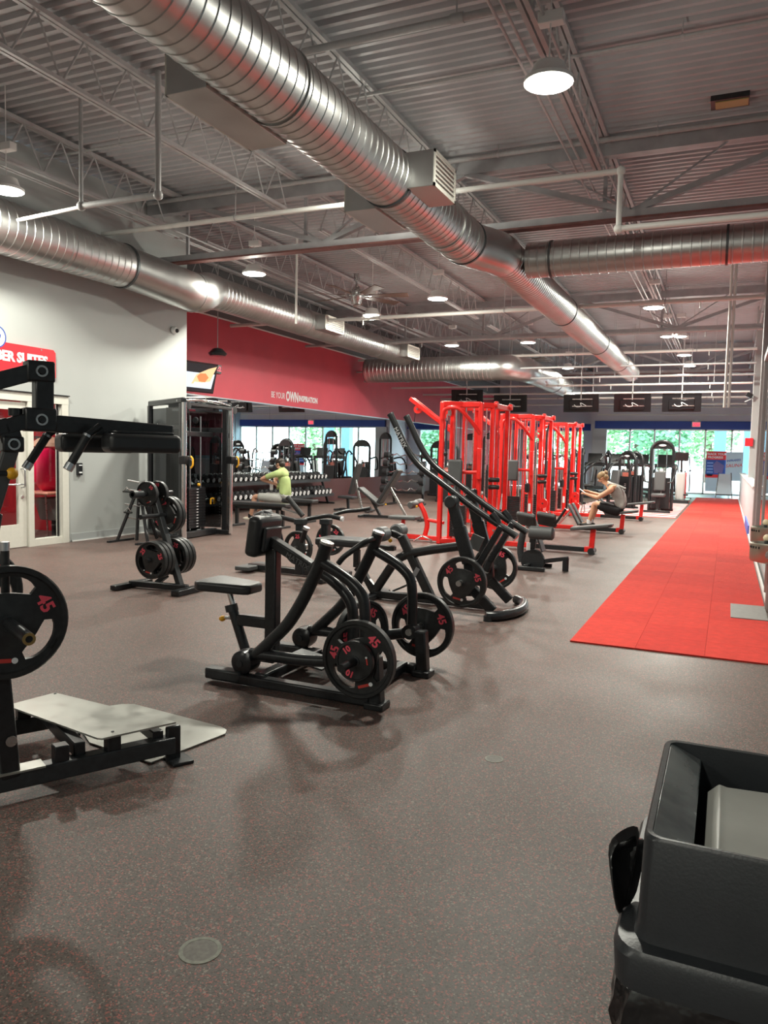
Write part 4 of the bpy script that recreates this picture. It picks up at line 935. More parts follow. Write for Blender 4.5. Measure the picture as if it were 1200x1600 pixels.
# ================================================================ RED CABLE TOWERS
def RB(a,b_,w=.075,h=.075,up=None): return MB().beam(a,b_,w,h,up)
def make_tower():
    Y0 = 12.0; X0 = -3.85
    t = thing('red_cable_tower', 'red multi-station cable tower whose bench stands empty beside the leg curl bench', 'exercise machine', (X0,Y0,0))
    cols = [(-4.25,11.82),(-4.15,12.05),(-3.66,12.0),(-3.56,12.35),(-4.25,13.0),(-4.1,13.2),(-3.62,12.8),(-3.52,13.1)]
    for i,(x,y) in enumerate(cols):
        MB().box((x,y,1.15),(.075,.075,2.3)).build('column', REDP, t, bevel=.014)
    for (a,b_) in ((0,3),(0,4),(4,7),(3,7),(1,2),(5,6)):
        RB((*cols[a],2.27),(*cols[b_],2.27),.09,.09).build('top_rail', REDP, t, bevel=.014)
        RB((*cols[a],.05),(*cols[b_],.05),.09,.08).build('base_rail', REDP, t, bevel=.014)
    for (x,y) in (cols[3],cols[7]): MB().lathe([(.05,0),(.055,.02),(.05,.06)],(x+.02,y,2.29),X1,14).build('end_cap', REDP, t)
    # weight stacks and rods
    for (x,y) in ((-4.0,12.02),(-3.9,13.1)):
        for k in range(12): MB().box((x,y,.14+k*.043),(.26,.10,.038)).build('weight_slab', BLACK, t, smooth=False)
        for s_ in (-.08,.08): MB().cyl((x+s_,y,.1),(x+s_,y,2.25),.011,8).build('guide_rod', CHROME, t)
        MB().tube([(x,y-.02,.65),(x,y-.02,2.2)],.005,6).build('cable', BLACK, t)
    for (x,y) in ((-3.82,12.5),(-3.75,12.62),(-3.95,12.55)): MB().cyl((x,y,.1),(x,y,2.25),.012,8).build('guide_rod', STEEL, t)
    # lat arm to the left
    for dy_ in (-.07,.07): RB((-4.25,12.4+dy_,1.84),(-5.03,12.4+dy_,2.40),.045,.07).build('lat_arm', REDP, t, bevel=.01)
    for (x,z) in ((-4.90,2.22),(-4.42,2.14)):
        w = MB().lathe([(.03,-.03),(.075,-.03),(.068,-.008),(.068,.008),(.075,.03),(.03,.03)],(x,12.4,z),Y1,20).build('pulley', REDP, t); MB().cyl((x,12.34,z),(x,12.46,z),.016).build('pulley_bolt', CHROME, w)
    MB().tube([(-4.95,12.4,2.2),(-4.97,12.4,2.0)],.006,6).build('lat_cable', BLACK, t)
    # curved front arm, rope, back pad
    MB().tube(smoothpts([(-4.22,11.75,2.02),(-4.20,11.74,2.15),(-4.12,11.74,2.20),(-3.98,11.76,2.20),(-3.88,11.80,2.12),(-3.76,11.9,1.96),(-3.66,11.98,1.80)],4),.032,12).build('curved_arm', REDP, t)
    MB().ring((-4.10,11.74,2.12),X1,.03,.05,.03,16).build('swivel', CHROME, t)
    rp = MB().tube([(-4.14,11.74,2.0),(-4.15,11.74,1.84),(-4.15,11.74,1.50)],.016,10).build('rope', mat('navy_rope',(.03,.035,.06),.8,noise=.6,nscale=60), t); MB().ell((-4.15,11.74,1.47),(.035,.035,.045)).build('rope_end', RUBBER, rp)
    MB().cyl((-4.14,11.74,1.98),(-4.14,11.74,2.1),.012,8).build('carabiner', CHROME, t)
    MB().box((-4.0,11.80,1.17),(.24,.07,.42)).build('back_pad', GREYPAD, t, bevel=.03, bseg=3)
    MB().cyl((-4.25,11.86,1.18),(-3.64,11.96,1.18),.03,12).build('pad_rail', REDP, t)
    MB().box((-3.64,11.93,1.32),(.07,.07,.5)).build('pad_slider', REDP, t, bevel=.01)
    for z in (.98,1.10):
        MB().lathe([(.03,-.09),(.038,-.08),(.038,.08),(.03,.09)],(-3.50,12.32,z-.04),(1,.25,0),14).build('foam_grip', RUBBER, t)
    MB().lathe([(.02,-.1),(.05,-.08),(.055,0),(.05,.08),(.02,.1)],(-3.72,11.95,.82),Z1,16).build('adjuster', BLACK, t)
    # left seat station
    RB((-5.1,12.1,.06),(-4.25,12.0,.06),.08,.08).build('seat_rail', REDP, t, bevel=.012)
    RB((-5.02,12.1,.06),(-5.0,12.1,.34),.06,.06,up=(0,1,0)).build('seat_post', REDP, t, bevel=.01)
    MB().box((-4.98,12.1,.375),(.50,.30,.06)).build('seat', GREYPAD, t, bevel=.02, bseg=3)
    MB().tube(smoothpts([(-4.60,12.08,.08),(-4.56,12.08,.28),(-4.62,12.08,.48),(-4.70,12.08,.62)],5),.042,12).build('thigh_post', REDP, t)
    MB().tube([(-4.58,12.08,.36),(-4.25,12.02,.33)],.03,12).build('thigh_link', REDP, t)
    MB().lathe([(.05,0),(.062,.02),(.062,.2),(.05,.22)],(-4.80,11.88,.60),(.15,1,.06),18).build('thigh_roller', GREYPAD, t)
    MB().lathe([(.05,0),(.062,.02),(.062,.2),(.05,.22)],(-4.80,12.12,.62),(.15,1,.06),18).build('thigh_roller', GREYPAD, t)
    MB().ell((-4.72,11.98,.58),.022).build('pull_knob', YELLOW, t)
    MB().tube(arcpts([(-4.66,11.75,.03),(-4.52,11.75,.12),(-4.36,11.8,.05),(-4.42,11.9,.03)],.03),.014,8).build('loose_bar', CHROME, t)
    # low row bench to the right
    RB((-3.5,11.95,.07),(-2.75,11.95,.07),.09,.08).build('row_rail', REDP, t, bevel=.012)
    RB((-2.76,11.95,.065),(-1.90,11.93,.065),.085,.075).build('row_channel', BLACK, t, bevel=.008)
    RB((-1.93,11.93,.07),(-1.80,11.92,.07),.095,.085).build('rail_end', REDP, t, bevel=.01)
    RB((-1.83,11.92,.06),(-1.81,11.92,.38),.08,.075,up=(0,1,0)).build('bench_post', REDP, t, bevel=.012)
    MB().cyl((-1.82,11.80,.05),(-1.82,12.04,.05),.05,16).build('transport_wheel', RUBBER, t)
    MB().prism([(-2.15,11.84,.345),(-2.10,11.80,.35),(-1.58,11.78,.425),(-1.53,11.83,.43),(-1.53,12.03,.43),(-1.58,12.08,.425),(-2.10,12.06,.35),(-2.15,12.02,.345)],(0,0,.05)).build('bench_pad', GREYPAD, t, bevel=.015)
    for s_ in (-.2,.2):
        MB().box((-2.72,11.95+s_,.34),(.035,.22,.46),rot('Y',-28)).build('foot_plate', GREYPAD, t, bevel=.02)
    MB().tube([(-3.05,11.95,.12),(-2.80,11.95,.42)],.022,10).build('foot_brace', CHROME, t)
    for (x,z,r) in ((-3.38,.52,.09),(-3.36,.27,.09)):
        w = MB().lathe([(.03,-.03),(r+.008,-.03),(r,-.008),(r,.008),(r+.008,.03),(.03,.03)],(x,11.93,z),Y1,22).build('low_pulley', REDP, t); MB().cyl((x,11.88,z),(x,11.98,z),.018).build('pulley_bolt', CHROME, w)
    MB().tube(arcpts([(-3.25,11.86,.38),(-3.18,11.86,.30),(-3.22,11.86,.12),(-3.12,11.86,.14),(-3.15,11.86,.34)],.03),.012,8).build('row_handle', CHROME, t)
    RB((-3.46,12.2,.35),(-3.46,12.5,.35),.06,.35).build('pulley_box', REDP, t, bevel=.01)
    MB().box((-3.66,11.958,.42),(.05,.006,.16)).build('white_sticker', PRINT, t, smooth=False)
    MB().tube(arcpts([(-3.52,13.1,2.26),(-3.58,13.5,2.30),(-3.74,13.95,2.22),(-3.80,14.0,2.0),(-3.80,14.0,.75)],.15),.022,10).build('cable_hose', DARK, t)
    MB().tube([(-3.80,14.0,.75),(-3.62,13.2,.5)],.022,10).build('hose_stay', DARK, t)
    return t
tw = make_tower()
dup(tw,(-3.85,15.6,0),'red multi-station cable tower whose bench the man in the grey tank sits on')
dup(tw,(-3.85,19.2,0),'red multi-station cable tower standing nearest the far windows')
# ================================================================ SIGNS, SCREENS, WALL THINGS
BRIGHTRED = mat('sign_red', (.80,.018,.03), .4)
sg = thing('wall_sign', 'red MEMBER SUITES sign board on the grey wall above the glass door', 'sign', (XL,7.4,2.64))
zb0, zb1 = 2.44, 2.84; y0s, y1s = 5.9, 8.46
pl_ = [(XL+.01,y0s,zb0),(XL+.01,y1s,zb0),(XL+.01,y1s,zb1-.04),(XL+.01,y1s-.04,zb1),(XL+.01,y0s,zb1)]
MB().prism(pl_,(.03,0,0)).build('board', BRIGHTRED, sg, smooth=False)
text('lettering','MEMBER SUITES',.185,(XL+.044,8.31,2.655),Y1,Z1,PRINT,sg,.002,align='RIGHT',bold=.008,spacing=.95)
MB().lathe([(.15,0),(.15,.03),(.001,.03)],(XL+.012,7.46,2.90),X1,32).build('round_emblem', PRINT, sg)
MB().ring((XL+.044,7.46,2.90),X1,.135,.15,.006,32).build('emblem_ring', BLUEB, sg)
MB().prism([(XL+.042,7.40,2.85),(XL+.042,7.50,2.82),(XL+.042,7.53,2.93),(XL+.042,7.44,2.98)],(.004,0,0)).build('emblem_mark', BLUEB, sg, smooth=False)
for y in (6.2,8.2): MB().cyl((XL+.04,y,2.815),(XL+.046,y,2.815),.012,10).build('standoff', ALU, sg)
# red wall lettering
wl_ = thing('wall_lettering', 'white BE YOUR OWN INSPIRATION lettering on the red wall', 'lettering', (XRED,18.6,3.0))
def wy(px,py): return PX(px,py,XRED+.006)
ya, yb2 = wy(424,616), wy(445,620); yc, yd_ = wy(447,620), wy(466,622); ye, yf = wy(467,624), wy(496,626)
def fit_text(nm, s, a, b_, h, bold):
    o = text(nm, s, h*1.4, (XRED+.006,(a.y+b_.y)/2,(a.z+b_.z)/2), Y1, Z1, PRINT, wl_, .002, bold=bold)
    w = max(v.co.y for v in o.data.vertices)-min(v.co.y for v in o.data.vertices); c_ = (a.y+b_.y)/2-WLOC[wl_].y; k = (b_.y-a.y)/w
    for v in o.data.vertices: v.co.y = c_+(v.co.y-c_)*k
    return o
fit_text('lettering','BE YOUR',ya,yb2,.16,0); fit_text('lettering','OWN',yc,yd_,.26,.012); fit_text('lettering','INSPIRATION',ye,yf,.15,.008)
# wall television with food advert, clock, speaker, camera
tv = thing('wall_television', 'tilted television showing a food advert beside the grey wall corner', 'television', (-10.5,13.2,2.9))
c = PX(300,588,-10.35); c = Vector((-10.35,c.y+.1,c.z)); Rt = rot('Z',-12) @ rot('Y',14)
def tvq(y,z,x=.03): return c + Rt @ Vector((x,y,z))
MB().box(c,(.05,1.10,.64),Rt).build('bezel', SCREEN, tv, bevel=.008)
def tvpoly(nm, pts, col, x, es=1.1):
    m = MB(); m.prism([tvq(a,b_,x) for a,b_ in pts],Rt @ Vector((.001,0,0))); return m.build(nm, mat('advert_%s'%nm, col, .5, emit=col, estr=es), tv, smooth=False)
tvpoly('screen',[(-.53,-.29),(.53,-.29),(.53,.29),(-.53,.29)],(.015,.015,.02),.026,.3)
tvpoly('table',[(-.5,-.22),(.46,-.22),(.50,.10),(-.5,.10)],(.42,.48,.55),.028)
tvpoly('board',[(-.1,-.15),(.40,-.06),(.52,.27),(.30,.20),(.0,.06)],(.62,.40,.22),.030)
tvpoly('pizza',[(.02,.02),(.10,.09),(.24,.10),(.34,.02),(.26,-.09),(.10,-.08)],(.75,.16,.06),.032)
tvpoly('plate',[(-.02,-.10),(.34,-.10),(.36,-.15),(-.04,-.17)],(.75,.70,.62),.031)
MB().beam(c-Vector((.03,0,0)),Vector((XRED,c.y,c.z+.1)),.06,.06).build('bracket', BLACK, tv)
ck = thing('led_clock', 'black clock with glowing red digits on the red wall', 'clock', tuple(PX(335,575,XRED+.02)))
pc_ = PX(335,576,XRED+.03); MB().box(pc_,(.06,.46,.20)).build('case', BLACK, ck, bevel=.008)
text('digits','2:01:2',.15,pc_+Vector((.033,.02,0)),Y1,Z1,mat('red_led',(.9,.02,.03),.5,emit=(1,.05,.08),estr=4),ck,.001)
sp_ = thing('ceiling_speaker', 'black pendant speaker hanging in front of the red wall', 'speaker', tuple(PX(340,551,-10.0)))
q = PX(340,551,-10.0); MB().lathe([(.02,.10),(.10,.08),(.20,-.02),(.16,-.07),(.001,-.08)],q,Z1,24).build('body', BLACK, sp_); MB().tube([q+Z1*.09,Vector((q.x,q.y,ZD))],.01,6).build('hanger', STEELG, sp_)
cm = thing('security_camera', 'small white dome camera on the grey wall near the corner', 'camera', (XL,11.13,3.54))
q = PX(271,516,XL+.01); MB().lathe([(.065,0),(.065,.035),(.05,.06),(.001,.07)],q,X1,20).build('base', WHITE, cm); MB().ell(q+Vector((.07,.01,-.01)),.038).build('lens_dome', BLACK, cm)
th_ = thing('card_reader', 'small black card reader box on the grey wall beside the door', 'card reader', (XL,8.87,1.1))
q = PX(124,733,XL+.02); MB().box(q,(.05,.09,.19)).build('body', BLACK, th_, bevel=.006); MB().box(q+Vector((.026,0,.06)),(.004,.06,.016)).box(q+Vector((.026,0,-.05)),(.004,.06,.022)).build('label_strip', PRINT, th_, smooth=False)
# televisions hung over the floor, seen from behind
for i,(px,py) in enumerate(((1065,629),(988,629.5),(908,630),(797.5,630.5),(730,622))):
    p = PY(px,py,25.0); l = ['black television hung back-on over the red carpet side','black television hung back-on second from the glass partition','black television hung back-on over the black weight machines','black television hung back-on behind the red towers','black television hung back-on beside the red wall'][i]
    t = thing('hanging_television', l, 'television', tuple(p), 'hanging televisions')
    Rv = rot('X',8); MB().box(p,(1.10,.05,.56),Rv).build('panel', SCREEN, t, bevel=.012); MB().box(p+Vector((0,-.045,-.06)),(.72,.05,.3),Rv).build('back_cover', SCREEN, t, bevel=.015)
    MB().tube([p+Vector((0,-.06,.0)),Vector((p.x,p.y-.06,ZD))],.018,8).build('hanger_pole', STEELG, t)
    MB().box(p+Vector((.05,-.075,.12)),(.62,.012,.03),Rv).build('mount_rail', STEEL, t); MB().box(p+Vector((.05,-.075,-.10)),(.62,.012,.03),Rv).build('mount_rail', STEEL, t)
    MB().tube(smoothpts([p+Vector((-.2,-.08,-.05)),p+Vector((-.12,-.10,-.12)),p+Vector((.02,-.10,-.10)),p+Vector((.0,-.10,0)),p+Vector((.18,-.09,-.09))],5),.010,6).build('cable', PRINT, t)
# posters on the far glass
def poster(name,label,x0,x1,z0,z1,Y,base):
    o = thing(name,label,'poster',((x0+x1)/2,Y,z0)); MB().box(((x0+x1)/2,Y,(z0+z1)/2),(x1-x0,.012,z1-z0)).build('sheet', base, o, smooth=False); return o
YP = YF+.045
a, b_ = PY(1104,705,YP), PY(1133,747,YP); x0,x1,z1,z0 = a.x,b_.x,a.z,b_.z
PB = mat('poster_blue',(.03,.10,.42),.5); PALE = mat('poster_pale',(.62,.74,.82),.5)
po = poster('track_poster','red and blue TRACK YOUR PROGRESS poster on the far window',x0,x1,z0,z1,YP,PB)
MB().box(((x0+x1)/2,YP-.008,z1-.18),(x1-x0,.006,.36)).build('red_band', BRIGHTRED, po, smooth=False); MB().box(((x0+x1)/2,YP-.008,z0+.07),(x1-x0,.006,.14)).build('red_footer', BRIGHTRED, po, smooth=False)
text('lettering','TRACK YOUR',.13,((x0+x1)/2,YP-.013,z1-.12),X1,Z1,PRINT,po,.001,bold=.004); text('lettering','PROGRESS',.13,((x0+x1)/2-.03,YP-.013,z1-.26),X1,Z1,PRINT,po,.001,bold=.004)
for k in range(5): MB().box((x0+.17,YP-.009,z1-.5-k*.13),(.24,.004,.06)).build('text_block', mat('poster_text_%s'%'abcde'[k],(.25,.40,.75),.5), po, smooth=False)
MB().prism([(x0+.28,YP-.011,z1-.58),(x0+.42,YP-.011,z1-.40),(x1-.06,YP-.011,z1-.60),(x1-.12,YP-.011,z0+.2),(x0+.35,YP-.011,z0+.2)],(0,.004,0)).build('figure_print', mat('poster_figure',(.20,.16,.38),.5), po, smooth=False)
a, b_ = PY(1135,706,YP), PY(1159,752,YP); x0,x1,z1,z0 = a.x,b_.x,a.z,b_.z
p2 = poster('sauna_poster','pale blue INFRARED SAUNA poster on the far window',x0,x1,z0,z1,YF,PALE); YP = YF
text('lettering','INFRARED',.12,((x0+x1)/2-.02,YP-.01,z1-.36),(1,0,.12),(-.12,0,1),PB,p2,.001,bold=.003); text('lettering','SAUNA',.20,((x0+x1)/2,YP-.01,z1-.58),(1,0,.08),(.15,0,1),BRIGHTRED,p2,.001)
p3 = poster('class_poster','small pale notice sheet low on the far window',-.86,-.2,.15,.75,YF+.045,PALE)
# A-frame sign
ax_ = PZ(1131,774); Yb = 33.6; ax0 = PY(1131,770,Yb).x
af = thing('sandwich_board', 'white A-frame sandwich board on the tile by the far window', 'sign', (ax0,Yb,0))
for s_ in (-1,1):
    for x in (-.30,.30): MB().beam((ax0+x,Yb+s_*.28,.0),(ax0+x*.75,Yb+s_*.03,1.0),.03,.03,up=(1,0,0)).build('leg', BLACK, af)
    MB().prism([(ax0-.27,Yb+s_*.235,.15),(ax0+.27,Yb+s_*.235,.15),(ax0+.22,Yb+s_*.04,.95),(ax0-.22,Yb+s_*.04,.95)],(0,s_*.015,0)).build('panel', PALE, af, smooth=False)
    MB().beam((ax0-.29,Yb+s_*.25,.12),(ax0+.29,Yb+s_*.25,.12),.025,.025).build('rail', BLACK, af)
# exit sign
q = PY(1088,663,YF-.1); ex = thing('exit_sign','red lit exit sign on the blue band','sign',tuple(q))
MB().box(q,(.36,.06,.24)).build('case', WHITE, ex, bevel=.01); MB().box(q+Vector((0,-.032,-.01)),(.28,.006,.16)).build('face', mat('exit_red',(.85,.03,.06),.5,emit=(1,.05,.1),estr=1.6), ex, smooth=False); MB().box(q+Vector((0,0,.15)),(.12,.05,.06)).build('canopy', WHITE, ex)
text('lettering','EXIT',.13,q+Vector((0,-.037,-.01)),X1,Z1,PRINT,ex,.001)
# fire alarm plate, dispenser, camera on columns
tag(MB().box((XR+.06,22.99,1.98),(.2,.05,.22)).build('alarm_plate', BRIGHTRED, bevel=.01), 'small red alarm plate on the pale column', 'alarm')
ds_ = thing('soap_dispenser','blue sanitizer dispenser on the grey steel column','dispenser',(XR+.16,14.74,1.0)); MB().box((XR+.16,14.72,1.08),(.13,.09,.26)).build('body', mat('dispenser_blue',(.05,.05,.42),.4), ds_, bevel=.03); MB().box((XR+.16,14.70,.93),(.11,.07,.05)).build('nozzle', WHITE, ds_, bevel=.01)
wc = thing('column_camera','small black camera on the pale column','camera',(XR+.05,22.9,3.15)); MB().box((XR+.0,22.9,3.22),(.16,.1,.12),rot('Y',30)).build('body', BLACK, wc, bevel=.01); MB().beam((XR+.1,22.95,3.15),(XR-.1,22.9,3.05),.03,.02).build('arm', WHITE, wc)
# mirrored sign: red panel with lettering on the side wall
rp_ = MB().box((3.185,31.4,2.3),(.03,6.6,2.3)).build('red_wall_panel', REDW, smooth=False); tag(rp_,'red panel with WORKOUT ANYTIME lettering on the pale side wall','wall panel')
text('lettering','WORKOUT',.42,(3.165,32.0,2.75),-Y1,Z1,BLACK,rp_,.003,bold=.02); text('lettering','ANYTIME',.42,(3.165,32.0,2.30),-Y1,Z1,BLACK,rp_,.003,bold=.02)
# ================================================================ DRINKING FOUNTAIN
def fountain(Y,z,label):
    f = thing('drinking_fountain', label, 'drinking fountain', (.52,Y,0), 'drinking fountains'); cx_ = PY(1173,825,Y).x+.205; r = .205
    SS = STEEL
    MB().lathe([(.10,-.19),(r-.01,-.17),(r,-.15),(r,0),(r-.012,.012),(r-.03,.004),(r-.05,-.05),(.001,-.07)],(cx_,Y,z),Z1,36).build('bowl', mat('bowl_steel_'+('a' if Y < 9 else 'b'),(.42,.40,.33),.32,.9), f)
    for k in range(5): MB().box((cx_-r*math.cos(.25+k*.16),Y-r*math.sin(.25+k*.16),z-.03),(.012,.012,.022),rot('Z',0)).build('vent_slot', BLACK, f)
    MB().lathe([(.045,0),(.045,.006),(.001,.008)],(cx_-.03,Y-r-.001,z-.09),-Y1,20).build('push_button', SS, f)
    b2 = MB().cyl((cx_-.06,Y-.02,z-.04),(cx_-.06,Y-.02,z+.03),.02,12).build('bubbler_stem', DARK, f); MB().ell((cx_-.06,Y-.01,z+.055),(.032,.02,.036)).build('bubbler_guard', mat('cream_guard_'+('a' if Y < 9 else 'b'),(.75,.62,.42),.4), b2)
    MB().cyl((cx_+.055,Y,.0),(cx_+.055,Y,z-.17),.095,20).build('pedestal', mat('brown_pedestal_'+('a' if Y < 9 else 'b'),(.16,.12,.11),.4), f)
fountain(8.35,.66,'steel drinking fountain bowl by the dark red panel'); fountain(9.3,.745,'steel drinking fountain bowl by the glass partition post')
# ================================================================ SUITE INTERIOR
cb_ = PX(76,735,RX-.75)
ch = thing('red_chair','bright red rounded chair seen through the suite sidelight','chair',(RX-.75,cb_.y,0))
cy_ = cb_.y; xx_ = RX-.75
CR = mat('hot_red_plastic',(.85,.008,.09),.3)
MB().ell((xx_,cy_,1.06),(.16,.30,.36),20,12).build('backrest', CR, ch)
MB().box((xx_+.05,cy_+.05,.70),(.55,.75,.05)).build('seat', mat('pink_shelf',(.75,.30,.22),.5), ch, bevel=.02)
MB().prism([(xx_+.2,cy_-.20,.62),(xx_+.2,cy_+.28,.62),(xx_+.2,cy_+.22,.25),(xx_+.2,cy_-.05,.25)],(-.35,0,0)).build('pedestal_shell', mat('grey_shell',(.22,.20,.20),.5), ch, bevel=.02)
MB().cyl((xx_,cy_+.1,.0),(xx_,cy_+.1,.3),.04,12).build('pedestal', DARK, ch)
for s_ in (-.25,.3): MB().tube([(xx_+.2,cy_+s_,.68),(xx_+.22,cy_+s_*.9,.0)],.014,8).build('leg', STEEL, ch)
hd = thing('dryer_hood','pale domed hood above the red chair inside the suite','hood',(RX-.8,cy_+.15,1.5)); MB().lathe([(.30,0),(.29,.06),(.20,.13),(.001,.16)],(RX-.9,cy_+.2,1.44),Z1,24).build('dome', mat('peach_dome',(.78,.50,.36),.5), hd); MB().beam((RX-.9,cy_+.2,1.55),(RX-2.55,cy_+.2,1.7),.05,.05).build('arm', DARK, hd)
sl = bpy.data.lights.new('suite_light','AREA'); sl.shape = 'DISK'; sl.size = .5; sl.energy = 60; sl.color = (1,.9,.85)
L = thing('suite_downlight','round downlight in the suite ceiling','lamp',(RX-1.3,7.6,2.79)); MB().lathe([(.2,0),(.2,.02),(.001,.02)],(RX-1.3,7.6,2.78),-Z1,20).build('lens', LENS, L); so = bpy.data.objects.new('suite_light',sl); COL.objects.link(so); so.parent = L; so.location = (0,0,-.05)
# ================================================================ TRASH BIN
bn_ = thing('trash_bin', 'black rectangular trash bin with hooded lid beside the open floor', 'trash bin', (.17,1.25,0))
BINM = mat('bin_plastic',(.028,.030,.034),.38,noise=.15,nscale=14,bump=.06,bscale=300); LIDM = mat('lid_plastic',(.030,.033,.037),.36,noise=.1,nscale=10,bump=.05,bscale=220)
FLAP = mat('lid_flap_grey',(.42,.425,.39),.42,noise=.1,nscale=8); WEDGE = mat('lid_wedge',(.16,.175,.175),.25,noise=.5,nscale=9,rnoise=.1)  # wedge colour lightened to stand in for light it reflects
def rrect(x0,x1,y0,y1,z,r=.03,n=5):
    out = []
    for (cx_,cy_,a0) in ((x1-r,y1-r,0),(x0+r,y1-r,90),(x0+r,y0+r,180),(x1-r,y0+r,270)):
        for k in range(n+1):
            a = math.radians(a0+90*k/n); out.append(Vector((cx_+r*math.cos(a),cy_+r*math.sin(a),z)))
    return out
def loft(m, rings, cap0=False, cap1=False):
    n = len(rings[0]); o = len(m.v)
    for r in rings: m.v += r
    for i in range(len(rings)-1):
        for j in range(n): m.f.append((o+i*n+j,o+i*n+(j+1)%n,o+(i+1)*n+(j+1)%n,o+(i+1)*n+j)); m.m.append(0)
    if cap0: m.f.append(tuple(o+j for j in range(n))[::-1]); m.m.append(0)
    if cap1: m.f.append(tuple(o+(len(rings)-1)*n+j for j in range(n))); m.m.append(0)
    return m
X0_,X1_,Y0_,Y1_ = -.078,.44,1.045,1.452
loft(MB(),[rrect(X0_+.035,X1_-.035,Y0_+.05,Y1_-.05,0),rrect(X0_-.005,X1_+.005,Y0_+.01,Y1_-.01,.76)],True).build('body', BINM, bn_)
lid = loft(MB(),[rrect(X0_-.03,X1_+.03,Y0_-.015,Y1_+.02,.745,.04),rrect(X0_-.033,X1_+.033,Y0_-.018,Y1_+.023,.79,.04),rrect(X0_-.028,X1_+.028,Y0_-.012,Y1_+.018,.80,.04),
    rrect(X0_-.008,X1_+.008,Y0_+.006,Y1_+.003,.803,.03),rrect(X0_-.004,X1_+.004,Y0_+.008,Y1_,.82,.03),rrect(X0_,X1_,Y0_+.006,Y1_,.945,.022),rrect(X0_+.003,X1_-.003,Y0_+.009,Y1_-.003,.95,.022),rrect(X0_+.010,X1_-.010,Y0_+.016,Y1_-.010,.949,.018),rrect(X0_+.014,X1_-.014,Y0_+.02,Y1_-.014,.80,.016)]).build('lid', LIDM, bn_)
MB().box(((X0_+X1_)/2,(Y0_+Y1_)/2,.80),(X1_-X0_-.03,Y1_-Y0_-.035,.006)).build('lid_floor', BLACK, bn_, smooth=False)
# sloped wedge at the side, gap, tilted flap
wx0, wx1, wx2 = X0_+.010, PZ(1090,1250,.93).x, PZ(1095,1250,.93).x
ya_, yb_ = Y0_+.018, Y1_-.012
MB().prism([(wx0,ya_,.948),(wx1,ya_,.925),(wx1,ya_,.915),(wx0,ya_,.93)],(0,yb_-ya_,0)).build('lid_wedge', WEDGE, bn_, bevel=.002)
fx = wx1+.012
MB().prism([(fx,ya_,.90),(fx+.018,ya_,.918),(fx+.03,ya_,.915),(X1_-.05,ya_,.93),(X1_-.05,ya_,.92),(fx+.02,ya_,.895)],(0,.30,0)).build('swing_flap', FLAP, bn_, bevel=.003)
# bag rolled over the rim
BAG = mat('bin_bag_film',(.012,.012,.013),.16,noise=.2,nscale=20,bump=.9,bscale=16,spec=.7)
bg = thing('trash_bag','shiny black trash bag folded over the bin rim under the lid','trash bag',(.17,1.25,.5))
random.seed(3)
def crumple(rings, amp):
    for r in rings:
        for p in r: p += Vector((random.uniform(-1,1),random.uniform(-1,1),random.uniform(-1,1)))*amp
    return rings
def dens(x0,x1,y0,y1,z,r): 
    P = rrect(x0,x1,y0,y1,z,r,4); out = []
    for i in range(len(P)):
        a, c = P[i], P[(i+1)%len(P)]; k = 14 if i%5 == 4 else 1
        out += [a+(c-a)*(j/k) for j in range(k)]
    return out
rg = []
for (e,z) in ((-.012,.79),(.000,.765),(.012,.745),(.016,.72),(.018,.69),(.014,.655),(.004,.645),(-.004,.66)):
    rg.append(dens(X0_-e-.016,X1_+e+.016,Y0_-e,Y1_+e,z,.04))
mbag = loft(MB(), crumple(rg,.006)); mbag.build('folded_skirt', BAG, bg, angle=25)
# loose tuft of bag by the lid
O = [PZ(966,1440,.79),PZ(958,1400,.81),PZ(951,1350,.84),PZ(949,1318,.865),PZ(962,1303,.88),PZ(980,1292,.89),PZ(1000,1287,.895),PZ(999,1315,.87),PZ(990,1360,.84),PZ(978,1410,.805)]
I_ = [PZ(972,1425,.80),PZ(966,1395,.815),PZ(964,1355,.835),PZ(966,1335,.85),PZ(972,1326,.86),PZ(982,1318,.87),PZ(994,1310,.875),PZ(993,1325,.865),PZ(985,1362,.84),PZ(976,1405,.81)]
tf = MB(); n_ = len(O)
rings_ = [[o for o in O],[ (O[k]*.55+I_[k]*.45)+Vector((.0,-.018,.012*(-1)**k)) for k in range(n_)],[I_[k]+Vector((.0,.004,.008*(-1)**(k+1))) for k in range(n_)],[(O[k]*.3+I_[k]*.7)+Vector((.02,.03,-.005)) for k in range(n_)]]
loft(tf, rings_, False, True)
tf.build('loose_tuft', BAG, bg, angle=50, sub=1)
